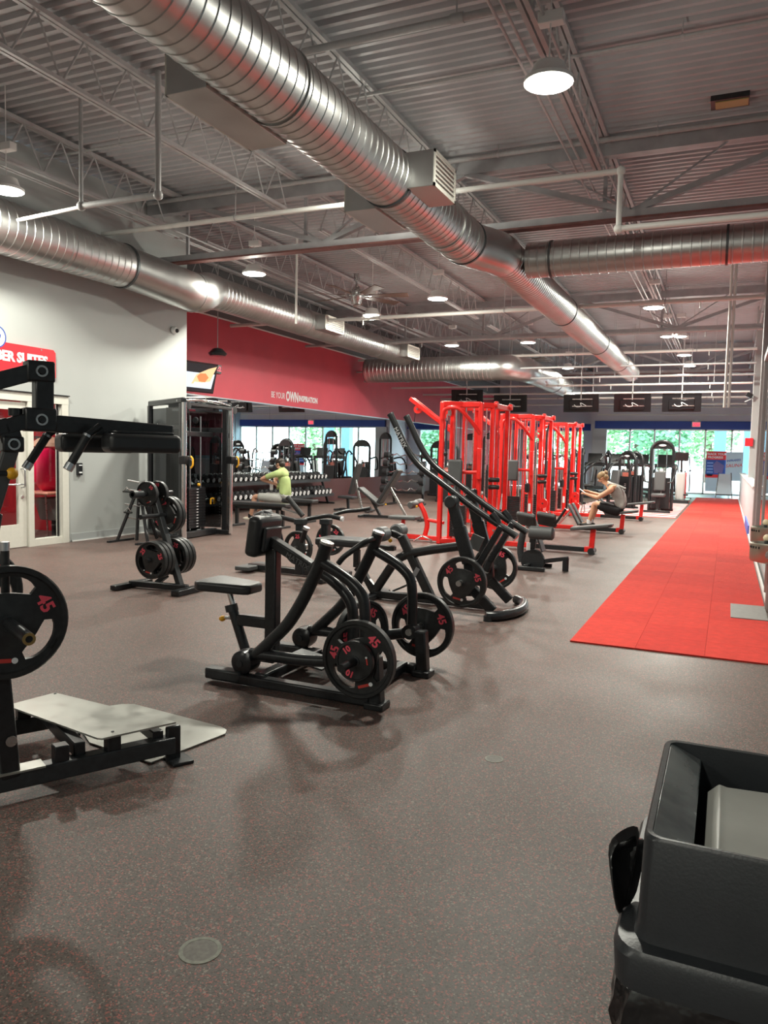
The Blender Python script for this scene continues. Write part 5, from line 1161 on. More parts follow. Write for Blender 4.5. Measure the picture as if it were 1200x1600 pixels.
# ================================================================ PEOPLE
def skin_body(name, J, E_, rootk, m, parent, sub=2):
    """J: joint -> (Vector, radius or (rx, ry)); E_: edges. Returns evaluated mesh object"""
    keys = list(J); me = bpy.data.meshes.new(name); bm = bmesh.new(); L = bm.verts.layers.skin.verify(); vs = {}
    for k in keys:
        p, r = J[k]; v = bm.verts.new(p); rr = r if isinstance(r,tuple) else (r,r); v[L].radius = rr; v[L].use_root = (k == rootk); vs[k] = v
    for a,b_ in E_: bm.edges.new((vs[a],vs[b_]))
    bm.to_mesh(me); bm.free(); o = bpy.data.objects.new(name, me); COL.objects.link(o)
    sk = o.modifiers.new('skin','SKIN'); sk.use_smooth_shade = True; sk.branch_smoothing = .5
    sb = o.modifiers.new('sub','SUBSURF'); sb.levels = sub; sb.render_levels = sub
    bpy.context.view_layer.update(); dg = bpy.context.evaluated_depsgraph_get()
    m2 = bpy.data.meshes.new_from_object(o.evaluated_get(dg)); bpy.data.objects.remove(o)
    off = WLOC[parent]; m2.transform(Matrix.Translation(-off)); m2.materials.clear(); m2.materials.append(m); m2.name = name
    m2.polygons.foreach_set('use_smooth',[True]*len(m2.polygons))
    ob = bpy.data.objects.new(name, m2); COL.objects.link(ob); ob.parent = parent; WLOC[ob] = off.copy(); return ob
def seg_near(p, segs):
    best, bk, bt = 1e9, None, 0
    for k,(a,b_,ra) in segs.items():
        d = b_-a; t = max(0,min(1,(p-a).dot(d)/max(1e-9,d.length_squared))); q = (p-(a+d*t)).length-ra*.6
        if q < best: best, bk, bt = q, k, t
    return bk, bt
def garment(name, body, segs, test, m, infl, parent):
    off = WLOC[body]; me = body.data; keep = []
    for f in me.polygons:
        k, t = seg_near(f.center+off, segs)
        if test(k,t,f.center+off): keep.append(f)
    idx = {}; vs = []; fs = []
    for f in keep:
        q = []
        for vi in f.vertices:
            if vi not in idx: idx[vi] = len(vs); v = me.vertices[vi]; vs.append(tuple(v.co+v.normal*infl))
            q.append(idx[vi])
        fs.append(tuple(q))
    mm = bpy.data.meshes.new(name); mm.from_pydata(vs,[],fs); mm.materials.append(m); mm.polygons.foreach_set('use_smooth',[True]*len(fs))
    o = bpy.data.objects.new(name, mm); COL.objects.link(o); o.parent = parent; WLOC[o] = WLOC[parent].copy()
    s_ = o.modifiers.new('thick','SOLIDIFY'); s_.thickness = .006; s_.offset = -1; return o
def hand(J, E_, pre, wrist, d, side, up_, curl=.5):
    """palm and five fingers from the wrist along d; side points to the thumb side"""
    d = d.normalized(); side = side.normalized(); up_ = up_.normalized()
    J[pre+'palm'] = (wrist+d*.05,(.018,.030)); E_.append((pre+'wrist',pre+'palm')); J[pre+'knuckle'] = (wrist+d*.085,(.014,.034)); E_.append((pre+'palm',pre+'knuckle'))
    for i,(o_,l) in enumerate(((.027,.072),(.009,.080),(-.009,.075),(-.026,.060))):
        a = wrist+d*.092+side*o_; b_ = a+d*l*.5-up_*l*.18*curl; c_ = b_+d*l*.35*(1-curl)-up_*l*.45*curl
        for nm,p,r in (('a',a,.0095),('b',b_,.009),('c',c_,.0075)): J[pre+'f%d%s'%(i,nm)] = (p,r)
        E_ += [(pre+'knuckle',pre+'f%da'%i),(pre+'f%da'%i,pre+'f%db'%i),(pre+'f%db'%i,pre+'f%dc'%i)]
    a = wrist+d*.035+side*.038; b_ = a+d*.035+side*.014-up_*.01; c_ = b_+d*.026-up_*.014*curl
    for nm,p,r in (('a',a,.011),('b',b_,.010),('c',c_,.008)): J[pre+'t'+nm] = (p,r)
    E_ += [(pre+'palm',pre+'ta'),(pre+'ta',pre+'tb'),(pre+'tb',pre+'tc')]
def seated(label, Y, pts, skinm, hairm, topm, botm, tank, loc):
    """pts: image points of the joints at depth plane Y; the person faces -X"""
    r = thing('person', label, 'person', loc)
    g = lambda k, dy=0.0: PY(*pts[k],Y)+Vector((0,dy,0))
    hip, waist, chest, neck, head = g('hip'), g('waist'), g('chest'), g('neck'), g('head')
    J = {}; E_ = []
    J['hip'] = (hip,(.14,.155)); J['waist'] = (waist,(.115,.145)); J['chest'] = (chest,(.125,.165)); J['collar'] = (chest*.35+neck*.65,(.085,.12)); J['neck'] = (neck,(.055,.052))
    hd = (head-neck).normalized(); fw = Vector((-1,0,-.25)).normalized()
    if 'fw' in pts: fw = Vector(pts['fw']).normalized()
    J['jaw'] = (head-hd*.055+fw*.025,(.062,.058)); J['skull'] = (head+hd*.035-fw*.01,(.092,.078)); J['crown'] = (head+hd*.085-fw*.015,(.06,.055))
    E_ += [('hip','waist'),('waist','chest'),('chest','collar'),('collar','neck'),('neck','jaw'),('jaw','skull'),('skull','crown')]
    segs = {'torso1':(hip,waist,.14),'torso2':(waist,chest,.14),'torso3':(chest,chest*.35+neck*.65,.13),'neck':(neck,head,.06)}
    for pre, dy in (('n',-.17),('f',.17)):
        sh = g('shoulder', dy*1.12); el = g('elbow_'+pre if 'elbow_'+pre in pts else 'elbow', dy*1.35); wr = g('wrist_'+pre if 'wrist_'+pre in pts else 'wrist', dy*.55)
        J[pre+'shoulder'] = (sh,.060); J[pre+'elbow'] = (el,.042); J[pre+'fore'] = (el*.65+wr*.35,.040); J[pre+'wrist'] = (wr,(.026,.030)); J[pre+'upper'] = (sh*.5+el*.5,.050)
        E_ += [('chest' if False else 'collar',pre+'shoulder'),(pre+'shoulder',pre+'upper'),(pre+'upper',pre+'elbow'),(pre+'elbow',pre+'fore'),(pre+'fore',pre+'wrist')]
        hand(J,E_,pre,wr,(wr-el),Vector((0,-1 if pre == 'f' else 1,.5)),Vector((0,0,1)),.55)
        kn = g('knee', dy*.95); an = g('ankle', dy*.85); hj = hip+Vector((-.04,dy*.62,-.03)); toe = an+Vector((-.14,0,-.045))
        J[pre+'hj'] = (hj,.095); J[pre+'thigh'] = (hj*.5+kn*.5,.080); J[pre+'knee'] = (kn,.058); J[pre+'calf'] = (kn*.68+an*.32+Vector((.02,0,0)),.056); J[pre+'ankle'] = (an,.038); J[pre+'heel'] = (an+Vector((.02,0,-.045)),.035); J[pre+'toe'] = (toe,(.026,.040))
        E_ += [('hip',pre+'hj'),(pre+'hj',pre+'thigh'),(pre+'thigh',pre+'knee'),(pre+'knee',pre+'calf'),(pre+'calf',pre+'ankle'),(pre+'ankle',pre+'heel'),(pre+'heel',pre+'toe')]
        segs[pre+'arm1'] = (sh,el,.05); segs[pre+'arm2'] = (el,wr,.035); segs[pre+'leg1'] = (hj,kn,.085); segs[pre+'leg2'] = (kn,an,.05); segs[pre+'sh'] = (chest*.35+neck*.65,sh,.07)
    J['nose'] = (head-hd*.005+fw*.105,.012); J['nosebase'] = (head+fw*.075,.022); E_ += [('jaw','nosebase'),('nosebase','nose')]
    for s_,nm in ((-1,'e1'),(1,'e2')): J[nm] = (head+hd*.005+Vector((0,s_*.083,0))-fw*.015,.014); E_.append(('skull',nm))
    body = skin_body('body', J, E_, 'hip', skinm, r)
    for s_ in (-1,1): MB().ell(head+hd*.025+fw*.083+Vector((0,s_*.032,0)),.011).build('eye', PRINT, r)
    MB().beam(head-hd*.055+fw*.088+Vector((0,-.025,0)),head-hd*.055+fw*.088+Vector((0,.025,0)),.012,.010).build('mouth', mat('lip_'+label[:6].replace(' ','_'),(.40,.13,.11),.5), r, bevel=.003)
    # garments
    if tank:
        top = lambda k,t,p: (k in ('torso1','torso2')) or (k == 'torso3' and (t < .45)) 
    else:
        top = lambda k,t,p: k in ('torso1','torso2','torso3') or (k in ('nsh','fsh')) or (k in ('narm1','farm1') and t < .62) or (k == 'neck' and t < .12)
    garment('tank_top' if tank else 'shirt', body, segs, top, topm, .013, r)
    garment('shorts', body, segs, lambda k,t,p: (k in ('nleg1','fleg1') and t < .80) or (k == 'torso1' and t < .35), botm, .020, r)
    if tank:
        for s_ in (-.085,.085):
            MB().tube(smoothpts([chest+Vector((-.13,s_,.06)),chest*.4+neck*.6+Vector((-.07,s_,.045)),chest*.4+neck*.6+Vector((.05,s_*.9,.05)),chest+Vector((.13,s_*.6,.06))],4),.018,8).build('tank_strap', topm, r)
    # hair and shoes
    R3 = Matrix((fw, Y1, fw.cross(Y1)*-1)).transposed()
    hm = MB().ell(head+hd*.062-fw*.030,(.100,.090,.082),18,12,R3).ell(head+hd*.005-fw*.060,(.062,.084,.075),14,10,R3)
    hair = hm.build('hair', hairm, r)
    if tank: MB().ell(head+hd*.075-fw*.125,(.045,.042,.042)).build('hair_bun', hairm, hair)
    for pre, dy in (('n',-.17),('f',.17)):
        an = g('ankle', dy*.85); m = MB().ell(an+Vector((-.055,0,-.055)),(.135,.048,.042),16,10); m.box(an+Vector((-.055,0,-.088)),(.26,.085,.02)); m.build('shoe', mat('shoe_%s_%s'%(pre,'t' if tank else 'g'),(.03,.03,.03) if tank else (.62,.58,.48),.6), r, bevel=.006)
        MB().cyl(an+Vector((0,0,-.03)),an+Vector((0,0,.05)),.045,14).build('sock', BLKC if not tank else PRINT, r)
    return r, body
# man in lime shirt on flat bench
P1 = dict(hip=(446,777),waist=(446,763),chest=(444,746),neck=(440,733),head=(437,726),shoulder=(440,740),elbow_n=(417,748),elbow_f=(420,750),wrist_n=(430,755),wrist_f=(428,757),knee=(404,775),ankle=(397,806))
m1, b1_ = seated('man in a lime green shirt and grey shorts sitting on a flat bench', 13.8, P1, SKIN, HAIRD, LIME, GREYC, False, (PY(446,777,13.8).x,13.8,0))
w1 = PY(424,759,13.8); bt = thing('water_bottle','small white bottle held by the man in lime green','bottle',tuple(w1)); MB().lathe([(.03,-.09),(.034,-.085),(.034,.04),(.018,.07),(.018,.09),(.001,.092)],w1,Z1,16).build('body', PRINT, bt); MB().cyl(w1+Z1*.085,w1+Z1*.11,.016,12).build('cap', PRINT, bt)
# man in grey tank top on the tower bench
P2 = dict(hip=(968,797),waist=(973,783),chest=(966,768),neck=(950,756),head=(942,748),shoulder=(955,766),elbow_n=(937,777),elbow_f=(935,775),wrist_n=(918,772),wrist_f=(920,769),knee=(930,786),ankle=(922,815),fw=(-.85,0,-.55))
m2_, b2_ = seated('blond man in a grey tank top and black shorts bent over his phone', 15.55, P2, SKIN2, HAIRB, GREYC, BLKC, True, (PY(968,797,15.55).x,15.55,0))
ph = PY(910,767,15.5); tag(MB().box(ph,(.012,.075,.15),rot('Y',-55)).build('phone', PRINT, bevel=.005),'white phone held by the man in the grey tank top','phone')
# ================================================================ FLAT BENCHES
def flat_bench(x0,x1,Y,label,z=.44):
    b_ = thing('flat_bench',label,'bench',((x0+x1)/2,Y,0))
    MB().box(((x0+x1)/2,Y,z),(x1-x0,.28,.07)).build('pad', PAD, b_, bevel=.02, bseg=3)
    MB().beam((x0+.1,Y,z-.07),(x1-.1,Y,z-.07),.06,.06).build('spine', BLACK, b_, bevel=.006)
    for x in (x0+.14,x1-.14):
        MB().beam((x,Y,.03),(x,Y,z-.06),.06,.06,up=(0,1,0)).build('leg', BLACK, b_, bevel=.006); MB().beam((x,Y-.24,.02),(x,Y+.24,.02),.07,.04).build('foot', BLACK, b_, bevel=.006)
    return b_
pA0, pA1 = PY(361,787,12.4).x, PY(452,788,12.4).x
flat_bench(pA0,pA1,12.4,'long black flat bench beside the cable trainer')
flat_bench(PY(425,785,13.8).x,PY(493,786,13.8).x,13.8,'black flat bench the man in lime green sits on')
def incline(label,Y,back0,back1,seat0,seat1,fl0,fl1,w=.28):
    """image points of back pad ends, seat ends and base ends at plane Y"""
    q = lambda p: PY(*p,Y); o = thing('incline_bench',label,'bench',(q(seat0).x,Y,0))
    MB().beam(q(back0),q(back1),w,.07,up=(q(back1)-q(back0)).cross(Y1)).build('back_pad', PAD, o, bevel=.02, bseg=3)
    MB().beam(q(seat0),q(seat1),w,.065).build('seat_pad', PAD, o, bevel=.02, bseg=3)
    f0, f1 = q(fl0), q(fl1); f0.z = f1.z = .05
    MB().beam(f0,f1,.07,.06).build('base_rail', BLACK, o, bevel=.006)
    for f in (f0,f1): MB().beam(f-Y1*.25,f+Y1*.25,.06,.05).build('foot', BLACK, o, bevel=.006)
    MB().beam(q(seat0)*.5+q(seat1)*.5-Z1*.03,f0*.7+f1*.3,.06,.06,up=(0,1,0)).build('post', BLACK, o, bevel=.006)
    MB().beam(q(back0)*.5+q(back1)*.5,f0*.25+f1*.75,.05,.05,up=(0,1,0)).build('back_strut', STEEL, o, bevel=.004)
    MB().cyl(f1-Y1*.12,f1+Y1*.12,.04).build('wheel', RUBBER, o)
    MB().ell((f0*.6+f1*.4)+Vector((0,-.06,.28)),.02).build('pull_knob', YELLOW, o)
    return o
incline('upright shoulder press bench with tall black back pad',17.0,(549,772),(562,724),(531,776),(556,778),(530,799),(578,797))
incline('black incline bench with its back pad raised steeply',15.6,(593,786),(625,734),(563,762),(596,790),(568,808),(660,805))
# ================================================================ DUMBBELL RACK
dk = thing('dumbbell_rack','long black two-tier dumbbell rack under the mirrors','rack',(-10.35,16.0,0))
RY0, RY1, RXX = 11.9, 19.3, -10.33
TZ = ((.80,-10.42),(.40,-10.30))
for z,x in TZ:
    MB().box((x,(RY0+RY1)/2,z-.085),(.36,RY1-RY0,.03),rot('Y',14)).build('shelf', BLACK, dk, smooth=False)
    MB().box((x+.17,(RY0+RY1)/2,z-.13),(.03,RY1-RY0,.08)).build('shelf_lip', DARK, dk, smooth=False)
for y in (RY0,14.4,16.9,RY1):
    MB().beam((-10.30,y,.0),(-10.55,y,.78),.06,.06,up=(1,0,0)).build('frame_leg', BLACK, dk, bevel=.006); MB().beam((-10.65,y,.03),(-10.1,y,.03),.06,.05).build('frame_foot', BLACK, dk, bevel=.006)
HEX = mat('dumbbell_rubber',(.02,.02,.022),.4,noise=.2)
def dumbbell():
    d = thing('dumbbell','black round dumbbell with white end ring on the upper rack tier','dumbbell',(0,0,0))
    MB().cyl((-.07,0,0),(.07,0,0),.016,12).build('handle', CHROME, d)
    for s_ in (-1,1):
        h = MB().lathe([(.05,0),(.068,.012),(.068,.085),(.055,.1),(.001,.1)],(s_*.065,0,0),X1*s_,18).build('head', HEX, d)
        MB().ring((s_*.1655,0,0),X1,.030,.052,.004,18).build('end_ring', PRINT, h)
        MB().lathe([(.016,0),(.001,.001)],(s_*.1655,0,0),X1*s_,12).build('end_dot', PRINT, h)
    return d
DB = None
for ti,(z,x) in enumerate(TZ):
    y = RY0+.16; n = 0
    while y < RY1-.1:
        if n % 11 != 7:
            s_ = .86+.3*((y-RY0)/(RY1-RY0)) if ti else .8+.16*((y-RY0)/(RY1-RY0))
            lab = 'black round dumbbell with white end ring on the %s rack tier' % ('upper' if ti == 0 else 'lower')
            if DB is None: DB = dumbbell(); o = DB
            else: o = dup(DB)
            o.location = (x+.03,y,z+.012); o.rotation_euler = (0,math.radians(14),0); o.scale = (s_,s_,s_); o['label'] = lab; o['group'] = 'dumbbells on the %s tier' % ('upper' if ti == 0 else 'lower')
        y += .205; n += 1
# ================================================================ FIXED BARBELL RACK
def bar_rack(x,Y,label):
    o = thing('barbell_rack',label,'rack',(x,Y,0))
    for s_ in (-.45,.45):
        MB().beam((x+s_,Y+.25,0),(x+s_,Y+.02,1.45),.06,.06,up=(0,1,0)).build('upright', BLACK, o, bevel=.006); MB().beam((x+s_,Y-.35,.03),(x+s_,Y+.4,.03),.07,.05).build('foot', BLACK, o, bevel=.006)
        for k in range(5): MB().box((x+s_,Y-.02-.05*(4-k),.42+k*.24),(.05,.16,.035)).build('hook', BLACK, o, bevel=.004)
    MB().beam((x-.45,Y+.2,.35),(x+.45,Y+.2,.35),.06,.06).build('cross_bar', BLACK, o, bevel=.006)
    for k in range(5):
        z = .455+k*.24; y = Y-.06-.05*(4-k)
        w = thing('curl_barbell','fixed chrome curl barbell on tier %s of the %s' % (['one','two','three','four','five'][k],'barbell rack'),'barbell',(x,y,z),'fixed curl barbells on the rack')
        pts = [(x-.62,y,z),(x-.36,y,z)]+[(x-.26,y,z+.04),(x-.15,y,z-.03),(x,y,z),(x+.15,y,z-.03),(x+.26,y,z+.04)]+[(x+.36,y,z),(x+.62,y,z)]
        MB().tube(smoothpts(pts,4),.014,8).build('bar', CHROME, w)
        for s_ in (-1,1): MB().cyl((x+s_*.50,y,z),(x+s_*.64,y,z),.085+.008*(4-k),18).build('head', HEX, w)
    return o
bar_rack(-8.35,20.3,'black five-tier rack of fixed curl barbells beyond the incline bench')
# ================================================================ T-BAR ROW MACHINE
K = Kz(370,780,6.316)
tb = thing('incline_row_machine','low black plate-loaded lever row machine between the seated row and the benches','exercise machine',(-4.6,7.8,0))
YT2 = 7.7
def t2(u,v,Y=YT2): return PY(*K(u,v),Y)
MB().tube(smoothpts([t2(270,130),t2(430,175),t2(600,215),t2(700,200)],4),.028,12).build('lever_bar', BLACK, tb)
MB().tube(smoothpts([t2(680,200),t2(800,178),t2(900,165),t2(960,175),t2(1040,195)],4),.026,12).build('lever_bar', BLACK, tb); MB().cyl(t2(1030,192),t2(1050,198),.028,14).build('grip_cap', PRINT, tb)
MB().tube([t2(500,-20),t2(650,165)],.03,12).build('upright_handle', RUBBER, tb)
MB().tube(smoothpts([t2(450,95,8.1),t2(560,130,8.1),t2(620,150,8.1)],3),.02,10).build('side_grip', CHROME, tb)
MB().tube(smoothpts([t2(960,150,8.2),t2(1080,120,8.2),t2(1200,110,8.2),t2(1320,90,8.2)],3),.024,10).build('far_bar', BLACK, tb)
for (u,Y) in ((630,7.6),(880,7.9)):
    a = t2(u,230,Y); MB().beam(a,Vector((a.x,Y,.05)),.09,.09,up=(1,0,0)).build('post', BLACK, tb, bevel=.01); MB().box(a+Z1*.01,(.13,.1,.07)).build('post_head', DARK, tb, bevel=.012)
MB().beam((-5.25,7.85,.05),(-4.0,7.75,.05),.09,.07).build('base_rail', BLACK, tb, bevel=.01)
MB().box((-5.2,7.85,.05),(.2,.5,.05)).build('foot_plate', GREYPAD, tb, bevel=.01); MB().beam((-4.05,7.4,.03),(-4.05,8.15,.03),.09,.05).build('front_foot', BLACK, tb, bevel=.01)
MB().box(t2(240,150)+Vector((0,.05,0)),(.13,.24,.07),rot('Y',-25)).build('chest_pad', GREYPAD, tb, bevel=.02)
MB().tube([t2(400,240),t2(440,420)],.03,10).build('stay', BLACK, tb)
MB().cyl(t2(685,285,7.35),t2(640,420,7.40),.028,14).build('plate_post', BLACK, tb); MB().cyl(t2(690,275,7.35),t2(680,300,7.35),.036,14).build('post_cap', ALU, tb)
h1 = t2(605,480,7.42); MB().cyl(h1-Y1*.08,h1+Y1*.3,.024).build('weight_horn', STEEL, tb); put_plate(PL25, h1, (-.15,-1,0), 60, 'dark plate on the low lever row machine nearer the seated row')
h2 = t2(925,400,8.25); MB().cyl(h2-Y1*.3,h2+Y1*.1,.024).build('weight_horn', STEEL, tb); put_plate(PL25, h2, (0,-1,0), 20, 'dark plate on the low lever row machine nearer the red towers')
# ================================================================ LEG CURL / BACK EXTENSION BENCH
K = Kz(780,760,5.0); YG = 9.9
def gq(u,v,Y=YG): return PY(*K(u,v),Y)
gh = thing('back_extension_bench','grey padded back extension bench in front of the first red tower','bench',(-2.2,9.9,0))
for (u0,u1,dy_) in ((165,262,-.10),(320,425,.10)):
    c = (gq(u0,255)+gq(u1,262))/2+Vector((0,dy_*.0,0)); MB().box(c,(.25,.26,.06),rot('Y',8) @ rot('X',-38)).build('thigh_pad', GREYPAD, gh, bevel=.025, bseg=3)
MB().lathe([(.06,0),(.085,.02),(.085,.30),(.06,.32)],gq(232,358,9.72),X1,20).build('hip_roller', GREYPAD, gh)
MB().tube(smoothpts([gq(195,330),gq(175,420),gq(165,500),Vector((gq(180,560).x,YG,.08))],4),.045,12).build('curved_frame', DARK, gh)
MB().beam(gq(265,400),Vector((gq(250,580).x,YG,.08)),.07,.08,up=(1,0,0)).build('post', BLACK, gh, bevel=.01); MB().box(gq(235,465)+Vector((0,-.05,0)),(.05,.004,.10)).build('instruction_label', PRINT, gh, smooth=False)
MB().lathe([(.15,-.03),(.16,0),(.15,.03)],gq(265,580)+Vector((0,-.02,.0)),Y1,24).build('cam_disc', BLACK, gh)
MB().beam(Vector((gq(200,600).x,YG,.06)),gq(545,560),.07,.055).build('foot_beam', BLACK, gh, bevel=.01); e_ = gq(520,575); MB().cyl(Vector((e_.x,YG,0)),Vector((e_.x,YG,e_.z)),.04).build('foot', BLACK, gh)
for dy_ in (-.22,.22): MB().beam((-2.42,YG+dy_,.03),(-2.05,YG+dy_,.03),.06,.05).build('side_foot', BLACK, gh, bevel=.008)
MB().beam((-2.3,YG-.22,.05),(-2.3,YG+.22,.05),.06,.05).build('cross_foot', BLACK, gh, bevel=.008)
MB().box(gq(310,440)+Vector((0,.1,0)),(.02,.22,.26),rot('Y',-20)).build('foot_plate', GREYPAD, gh, bevel=.02)
MB().tube([gq(430,300),gq(455,270),gq(520,175)],.018,10).build('side_handle', BLACK, gh)
# ================================================================ SELECTORISED MACHINES
def sel_machine(label, H=1.85, arms='arc'):
    s = thing('weight_machine', label, 'exercise machine', (0,0,0), 'black weight stack machines')
    # arch tower at the back, user side to -Y
    n = 12; w = .30
    pts = [(-w,0,.05),(-w,0,H-.28)]+[(-w*math.cos(math.pi*k/n),0,H-.28+.28*math.sin(math.pi*k/n)) for k in range(1,n)]+[(w,0,H-.28),(w,0,.05)]
    MB().tube(pts,.045,10).build('arch_frame', BLACK, s)
    MB().prism([(-w*.9,.02,H-.22),(w*.9,.02,H-.22),(w*.6,.02,H-.06),(0,.02,H-.01),(-w*.6,.02,H-.06)],(0,.05,0)).build('arch_cap', BLACK, s, smooth=False)
    MB().ell((0,-.05,H-.12),(.10,.012,.03)).build('badge', PRINT, s)
    MB().box((0,.0,.50),(.50,.14,.90)).build('stack_shroud', BLACK, s, bevel=.02)
    MB().box((0,-.075,1.0),(.22,.006,.12)).build('placard', mat('placard_'+label[:9].replace(' ','_'),(.42,.12,.09),.5), s, smooth=False)
    MB().ell((0,-.085,1.16),(.05,.012,.05)).build('round_emblem', PRINT, s)
    for k in (-.12,.12): MB().cyl((k,.0,.9),(k,.0,H-.2),.012,8).build('guide_rod', CHROME, s)
    for k in range(5): MB().box((0,-.074,.72-k*.05),(.06,.006,.014)).build('stack_mark', PRINT, s, smooth=False)
    MB().beam((0,0,.05),(0,-1.1,.05),.09,.08).build('base_rail', BLACK, s, bevel=.01); MB().beam((-.35,-1.1,.04),(.35,-1.1,.04),.08,.07).build('base_foot', BLACK, s, bevel=.01); MB().beam((-.35,.1,.04),(.35,.1,.04),.08,.07).build('base_foot', BLACK, s, bevel=.01)
    MB().beam((0,-.75,.05),(0,-.75,.42),.08,.08,up=(0,1,0)).build('seat_post', BLACK, s, bevel=.01); MB().box((0,-.78,.48),(.36,.40,.09)).build('seat', GREYPAD, s, bevel=.03, bseg=3)
    MB().box((0,-.50,.86),(.30,.09,.55),rot('X',-8)).build('backrest', GREYPAD, s, bevel=.035, bseg=3); MB().beam((0,-.44,.45),(0,-.40,1.05),.07,.07,up=(0,1,0)).build('back_post', BLACK, s, bevel=.008)
    for sx in (-1,1):
        if arms == 'arc':
            MB().tube(smoothpts([(sx*.30,-.25,.35),(sx*.42,-.35,.8),(sx*.42,-.42,1.35),(sx*.36,-.62,1.52),(sx*.32,-.82,1.40)],4),.032,10).build('lever_arm', BLACK, s)
        else:
            MB().tube(smoothpts([(sx*.32,-.1,1.25),(sx*.42,-.5,1.30),(sx*.40,-.8,1.05),(sx*.36,-.9,.85)],4),.032,10).build('lever_arm', BLACK, s)
        MB().cyl((sx*.30,-.82,1.40) if arms == 'arc' else (sx*.36,-.9,.85),(sx*.18,-.86,1.38) if arms == 'arc' else (sx*.24,-.95,.83),.02,10).build('hand_grip', RUBBER, s)
    return s
SM = {}
spots = [(-4.85,27.0,-60,1.72,'arc','black chest press machine behind the third red tower'),(-4.25,25.0,-75,1.80,'arc','black arched press machine beside the third red tower'),(-4.0,29.0,-70,1.72,'low','black row machine between the arched press and the stack shrouds'),
 (-2.70,23.7,-35,1.66,'arc','black weight machine behind the man in the grey tank top'),(-2.75,26.3,-35,1.66,'low','black weight machine with its shroud facing the benches'),(-1.72,23.3,0,1.98,'low','tall arched black lat machine beside the striped mat'),
 (-7.6,26.4,200,2.25,'arc','tall arched black machine farther back between the second tower and the red wall'),(-9.0,28.4,200,2.25,'low','tall arched black machine standing close to the red wall'),(-6.3,28.8,180,2.0,'arc','black arched machine in the row behind the second red tower'),(-9.3,25.6,170,1.9,'low','black arched machine between the barbell rack and the red wall'),(-5.0,22.6,200,1.9,'arc','black arched machine between the red towers and the far row'),(-7.9,22.6,190,1.85,'low','black arched machine just beyond the barbell rack')]
for i,(x,y,a,H,ar,l) in enumerate(spots):
    key = (H,ar)
    if key not in SM: SM[key] = sel_machine(l,H,ar); o = SM[key]; o.location = (x,y,0); o.rotation_euler = (0,0,math.radians(a))
    else: o = dup(SM[key],(x,y,0),l,None,math.radians(a))
# cardio row facing the windows
def treadmill(label):
    t = thing('treadmill', label, 'treadmill', (0,0,0), 'treadmills facing the far windows')
    MB().box((0,0,.16),(.8,1.8,.10)).build('deck', BLACK, t, bevel=.02); MB().box((0,0,.215),(.52,1.7,.01)).build('belt', RUBBER, t); MB().box((0,.85,.22),(.78,.3,.2)).build('motor_hood', DARK, t, bevel=.04)
    for sx in (-1,1):
        MB().beam((sx*.38,.75,.15),(sx*.36,.55,1.2),.07,.06,up=(1,0,0)).build('upright', DARK, t, bevel=.01); MB().tube(arcpts([(sx*.36,.6,1.12),(sx*.36,.1,1.05),(sx*.36,-.05,.95)],.05),.025,8).build('handrail', RUBBER, t); MB().box((sx*.36,0,.05),(.06,1.7,.1)).build('side_rail', DARK, t)
    MB().box((0,.56,1.22),(.8,.14,.14)).build('console_base', DARK, t, bevel=.02); MB().box((0,.60,1.46),(.56,.06,.40),rot('X',-15)).build('console_screen', SCREEN, t, bevel=.015)
    return t
tm = None
for i,x in enumerate((-4.95,-4.05,-3.15,-2.25)):
    l = 'black treadmill facing the far windows %s' % ('beside the pale pier','behind the row machines','behind the stack shrouds','beside the tall lat machine')[i].strip()
    if tm is None: tm = treadmill(l); tm.location = (x,31.6,0)
    else: dup(tm,(x,31.6,0),l)
el = thing('elliptical_trainer','white and red elliptical trainer at the end of the red carpet','exercise machine',(-1.35,28.3,0))
q = PY(1077,740,28.3)
WR = mat('machine_white',(.62,.62,.60),.4)
MB().box((-1.45,28.3,.55),(.30,.5,1.0)).build('drive_housing', WR, el, bevel=.06); MB().box((-1.29,28.3,.6),(.03,.3,.9)).build('red_stripe', REDP, el, bevel=.01); MB().box((-1.4,28.3,.07),(.5,1.5,.12)).build('base', BLACK, el, bevel=.02)
MB().beam((-1.45,28.3,1.0),(-1.45,28.2,1.5),.09,.07,up=(1,0,0)).build('mast', BLACK, el, bevel=.01); MB().box((-1.45,28.15,1.58),(.44,.08,.30),rot('X',15)).build('console', SCREEN, el, bevel=.02)
for sx in (-.28,.28): MB().tube(smoothpts([(-1.45+sx,28.3,.4),(-1.45+sx,28.1,1.1),(-1.45+sx*.9,27.95,1.55)],4),.02,8).build('arm_bar', BLACK, el); 
for sx in (-.2,.2): MB().box((-1.45+sx,27.8,.3),(.14,.4,.05)).build('pedal', BLACK, el, bevel=.01)
bk = thing('spin_bike','small exercise bike by the far window next to the carpet end','exercise machine',(-1.45,30.6,0)); 
MB().lathe_open([(.20,-.02),(.24,-.02),(.24,.02),(.20,.02),(.20,-.02)],(-1.45,31.0,.28),X1,24).build('flywheel', STEEL, bk); MB().tube(arcpts([(-1.45,31.1,.05),(-1.45,30.8,.55),(-1.45,30.3,.6),(-1.45,30.2,.05)],.05),.03,8).build('frame', DARK, bk); MB().tube([(-1.45,30.3,.6),(-1.45,30.25,.95)],.02,8).build('seat_post', CHROME, bk); MB().ell((-1.45,30.2,.98),(.09,.14,.035)).build('saddle', PAD, bk); MB().tube(arcpts([(-1.45,30.85,.55),(-1.45,30.95,1.05)],.02),.022,8).build('stem', DARK, bk); MB().tube(arcpts([(-1.65,30.8,1.1),(-1.65,31.0,1.06),(-1.25,31.0,1.06),(-1.25,30.8,1.1)],.05),.015,8).build('handlebar', RUBBER, bk)
for y in (30.2,31.1): MB().beam((-1.7,y,.03),(-1.2,y,.03),.06,.05).build('foot', BLACK, bk)
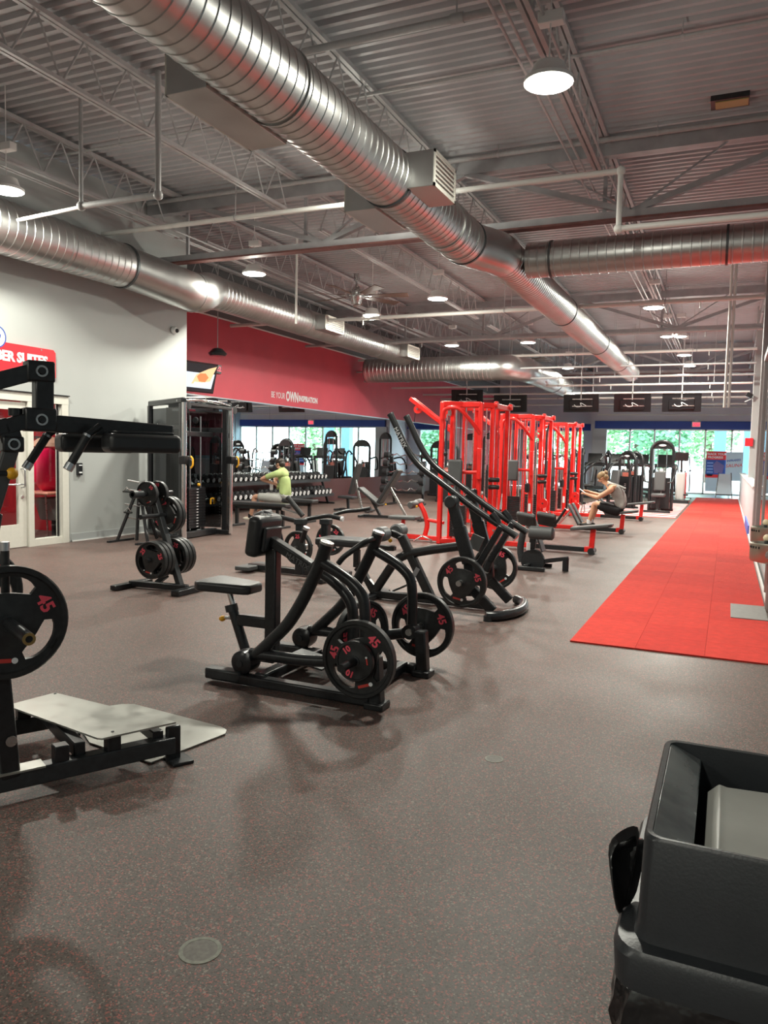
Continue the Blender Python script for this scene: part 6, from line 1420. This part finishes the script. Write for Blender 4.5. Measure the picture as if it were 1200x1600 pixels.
# ================================================================ OUTSIDE
struct(MB().box((-2,62,-.15),(120,50,.2)).build('ground_outside', mat('pale_pavement',(.60,.60,.58),.7,noise=.05,nscale=.5), smooth=False), 'pale pavement outside the far windows')
LEAF = [mat('leaf_green_%s'%c,col,.6,noise=.2,nscale=1.5) for c,col in (('a',(.26,.50,.26)),('b',(.32,.58,.30)),('c',(.20,.44,.26)))]
BARK = mat('bark',(.12,.09,.07),.8)
random.seed(11)
def tree(x,y,h,r,m,label):
    t = thing('tree',label,'tree',(x,y,0)); MB().tube([(x,y,0),(x+.1,y,h*.35),(x,y,h*.6)],.2,8,radii=[.24,.18,.1]).build('trunk', BARK, t)
    mb = MB()
    for k in range(3000):
        a = random.uniform(0,2*math.pi); zz = random.uniform(-1,1); rr = random.random()**.33; s_ = math.sqrt(1-zz*zz)
        blob = 1+.08*math.sin(3*a+zz*4+x)
        c = Vector((x+r*rr*s_*math.cos(a)*blob,y+r*rr*s_*math.sin(a)*blob,h*.56+h*.46*zz*rr))
        d = Vector((random.uniform(-1,1),random.uniform(-1,1),random.uniform(-1,1))).normalized(); u,v = basis(d); q = random.uniform(.10,.24)
        mb._add([c-u*q,c+v*q*.6,c+u*q,c-v*q*.6],[(0,1,2,3)])
    mb.build('foliage', m, t, smooth=False)['kind'] = 'stuff'
for i,(x,y,h,r) in enumerate(((-11.6,49,8,1.7),(-7.6,49,8.5,1.8),(-3.6,48.5,8,1.8),(-1.3,56,9,2.1),(6.2,50,8,2.0),(-5.9,56,9,2.1),(-10.6,56,9,2.2))):
    tree(x,y,h,r,LEAF[i%3],['leafy green tree outside beyond the recessed window','leafy green tree outside behind the blue pier','bright green tree outside the middle window panes','green tree outside nearest the poster panes','green tree outside past the far right panes','tall green tree standing behind the blue columns','dark green tree farthest along outside'][i])
for x in (-.35,.75): tag(MB().box((x*1.2,42,2.5),(.55,.55,5)).build('porch_column', mat('porch_blue_%s'%('a' if x < 0 else 'b'),(.18,.36,.46),.6), bevel=.02),'blue grey porch column outside the poster window','column','porch columns outside')
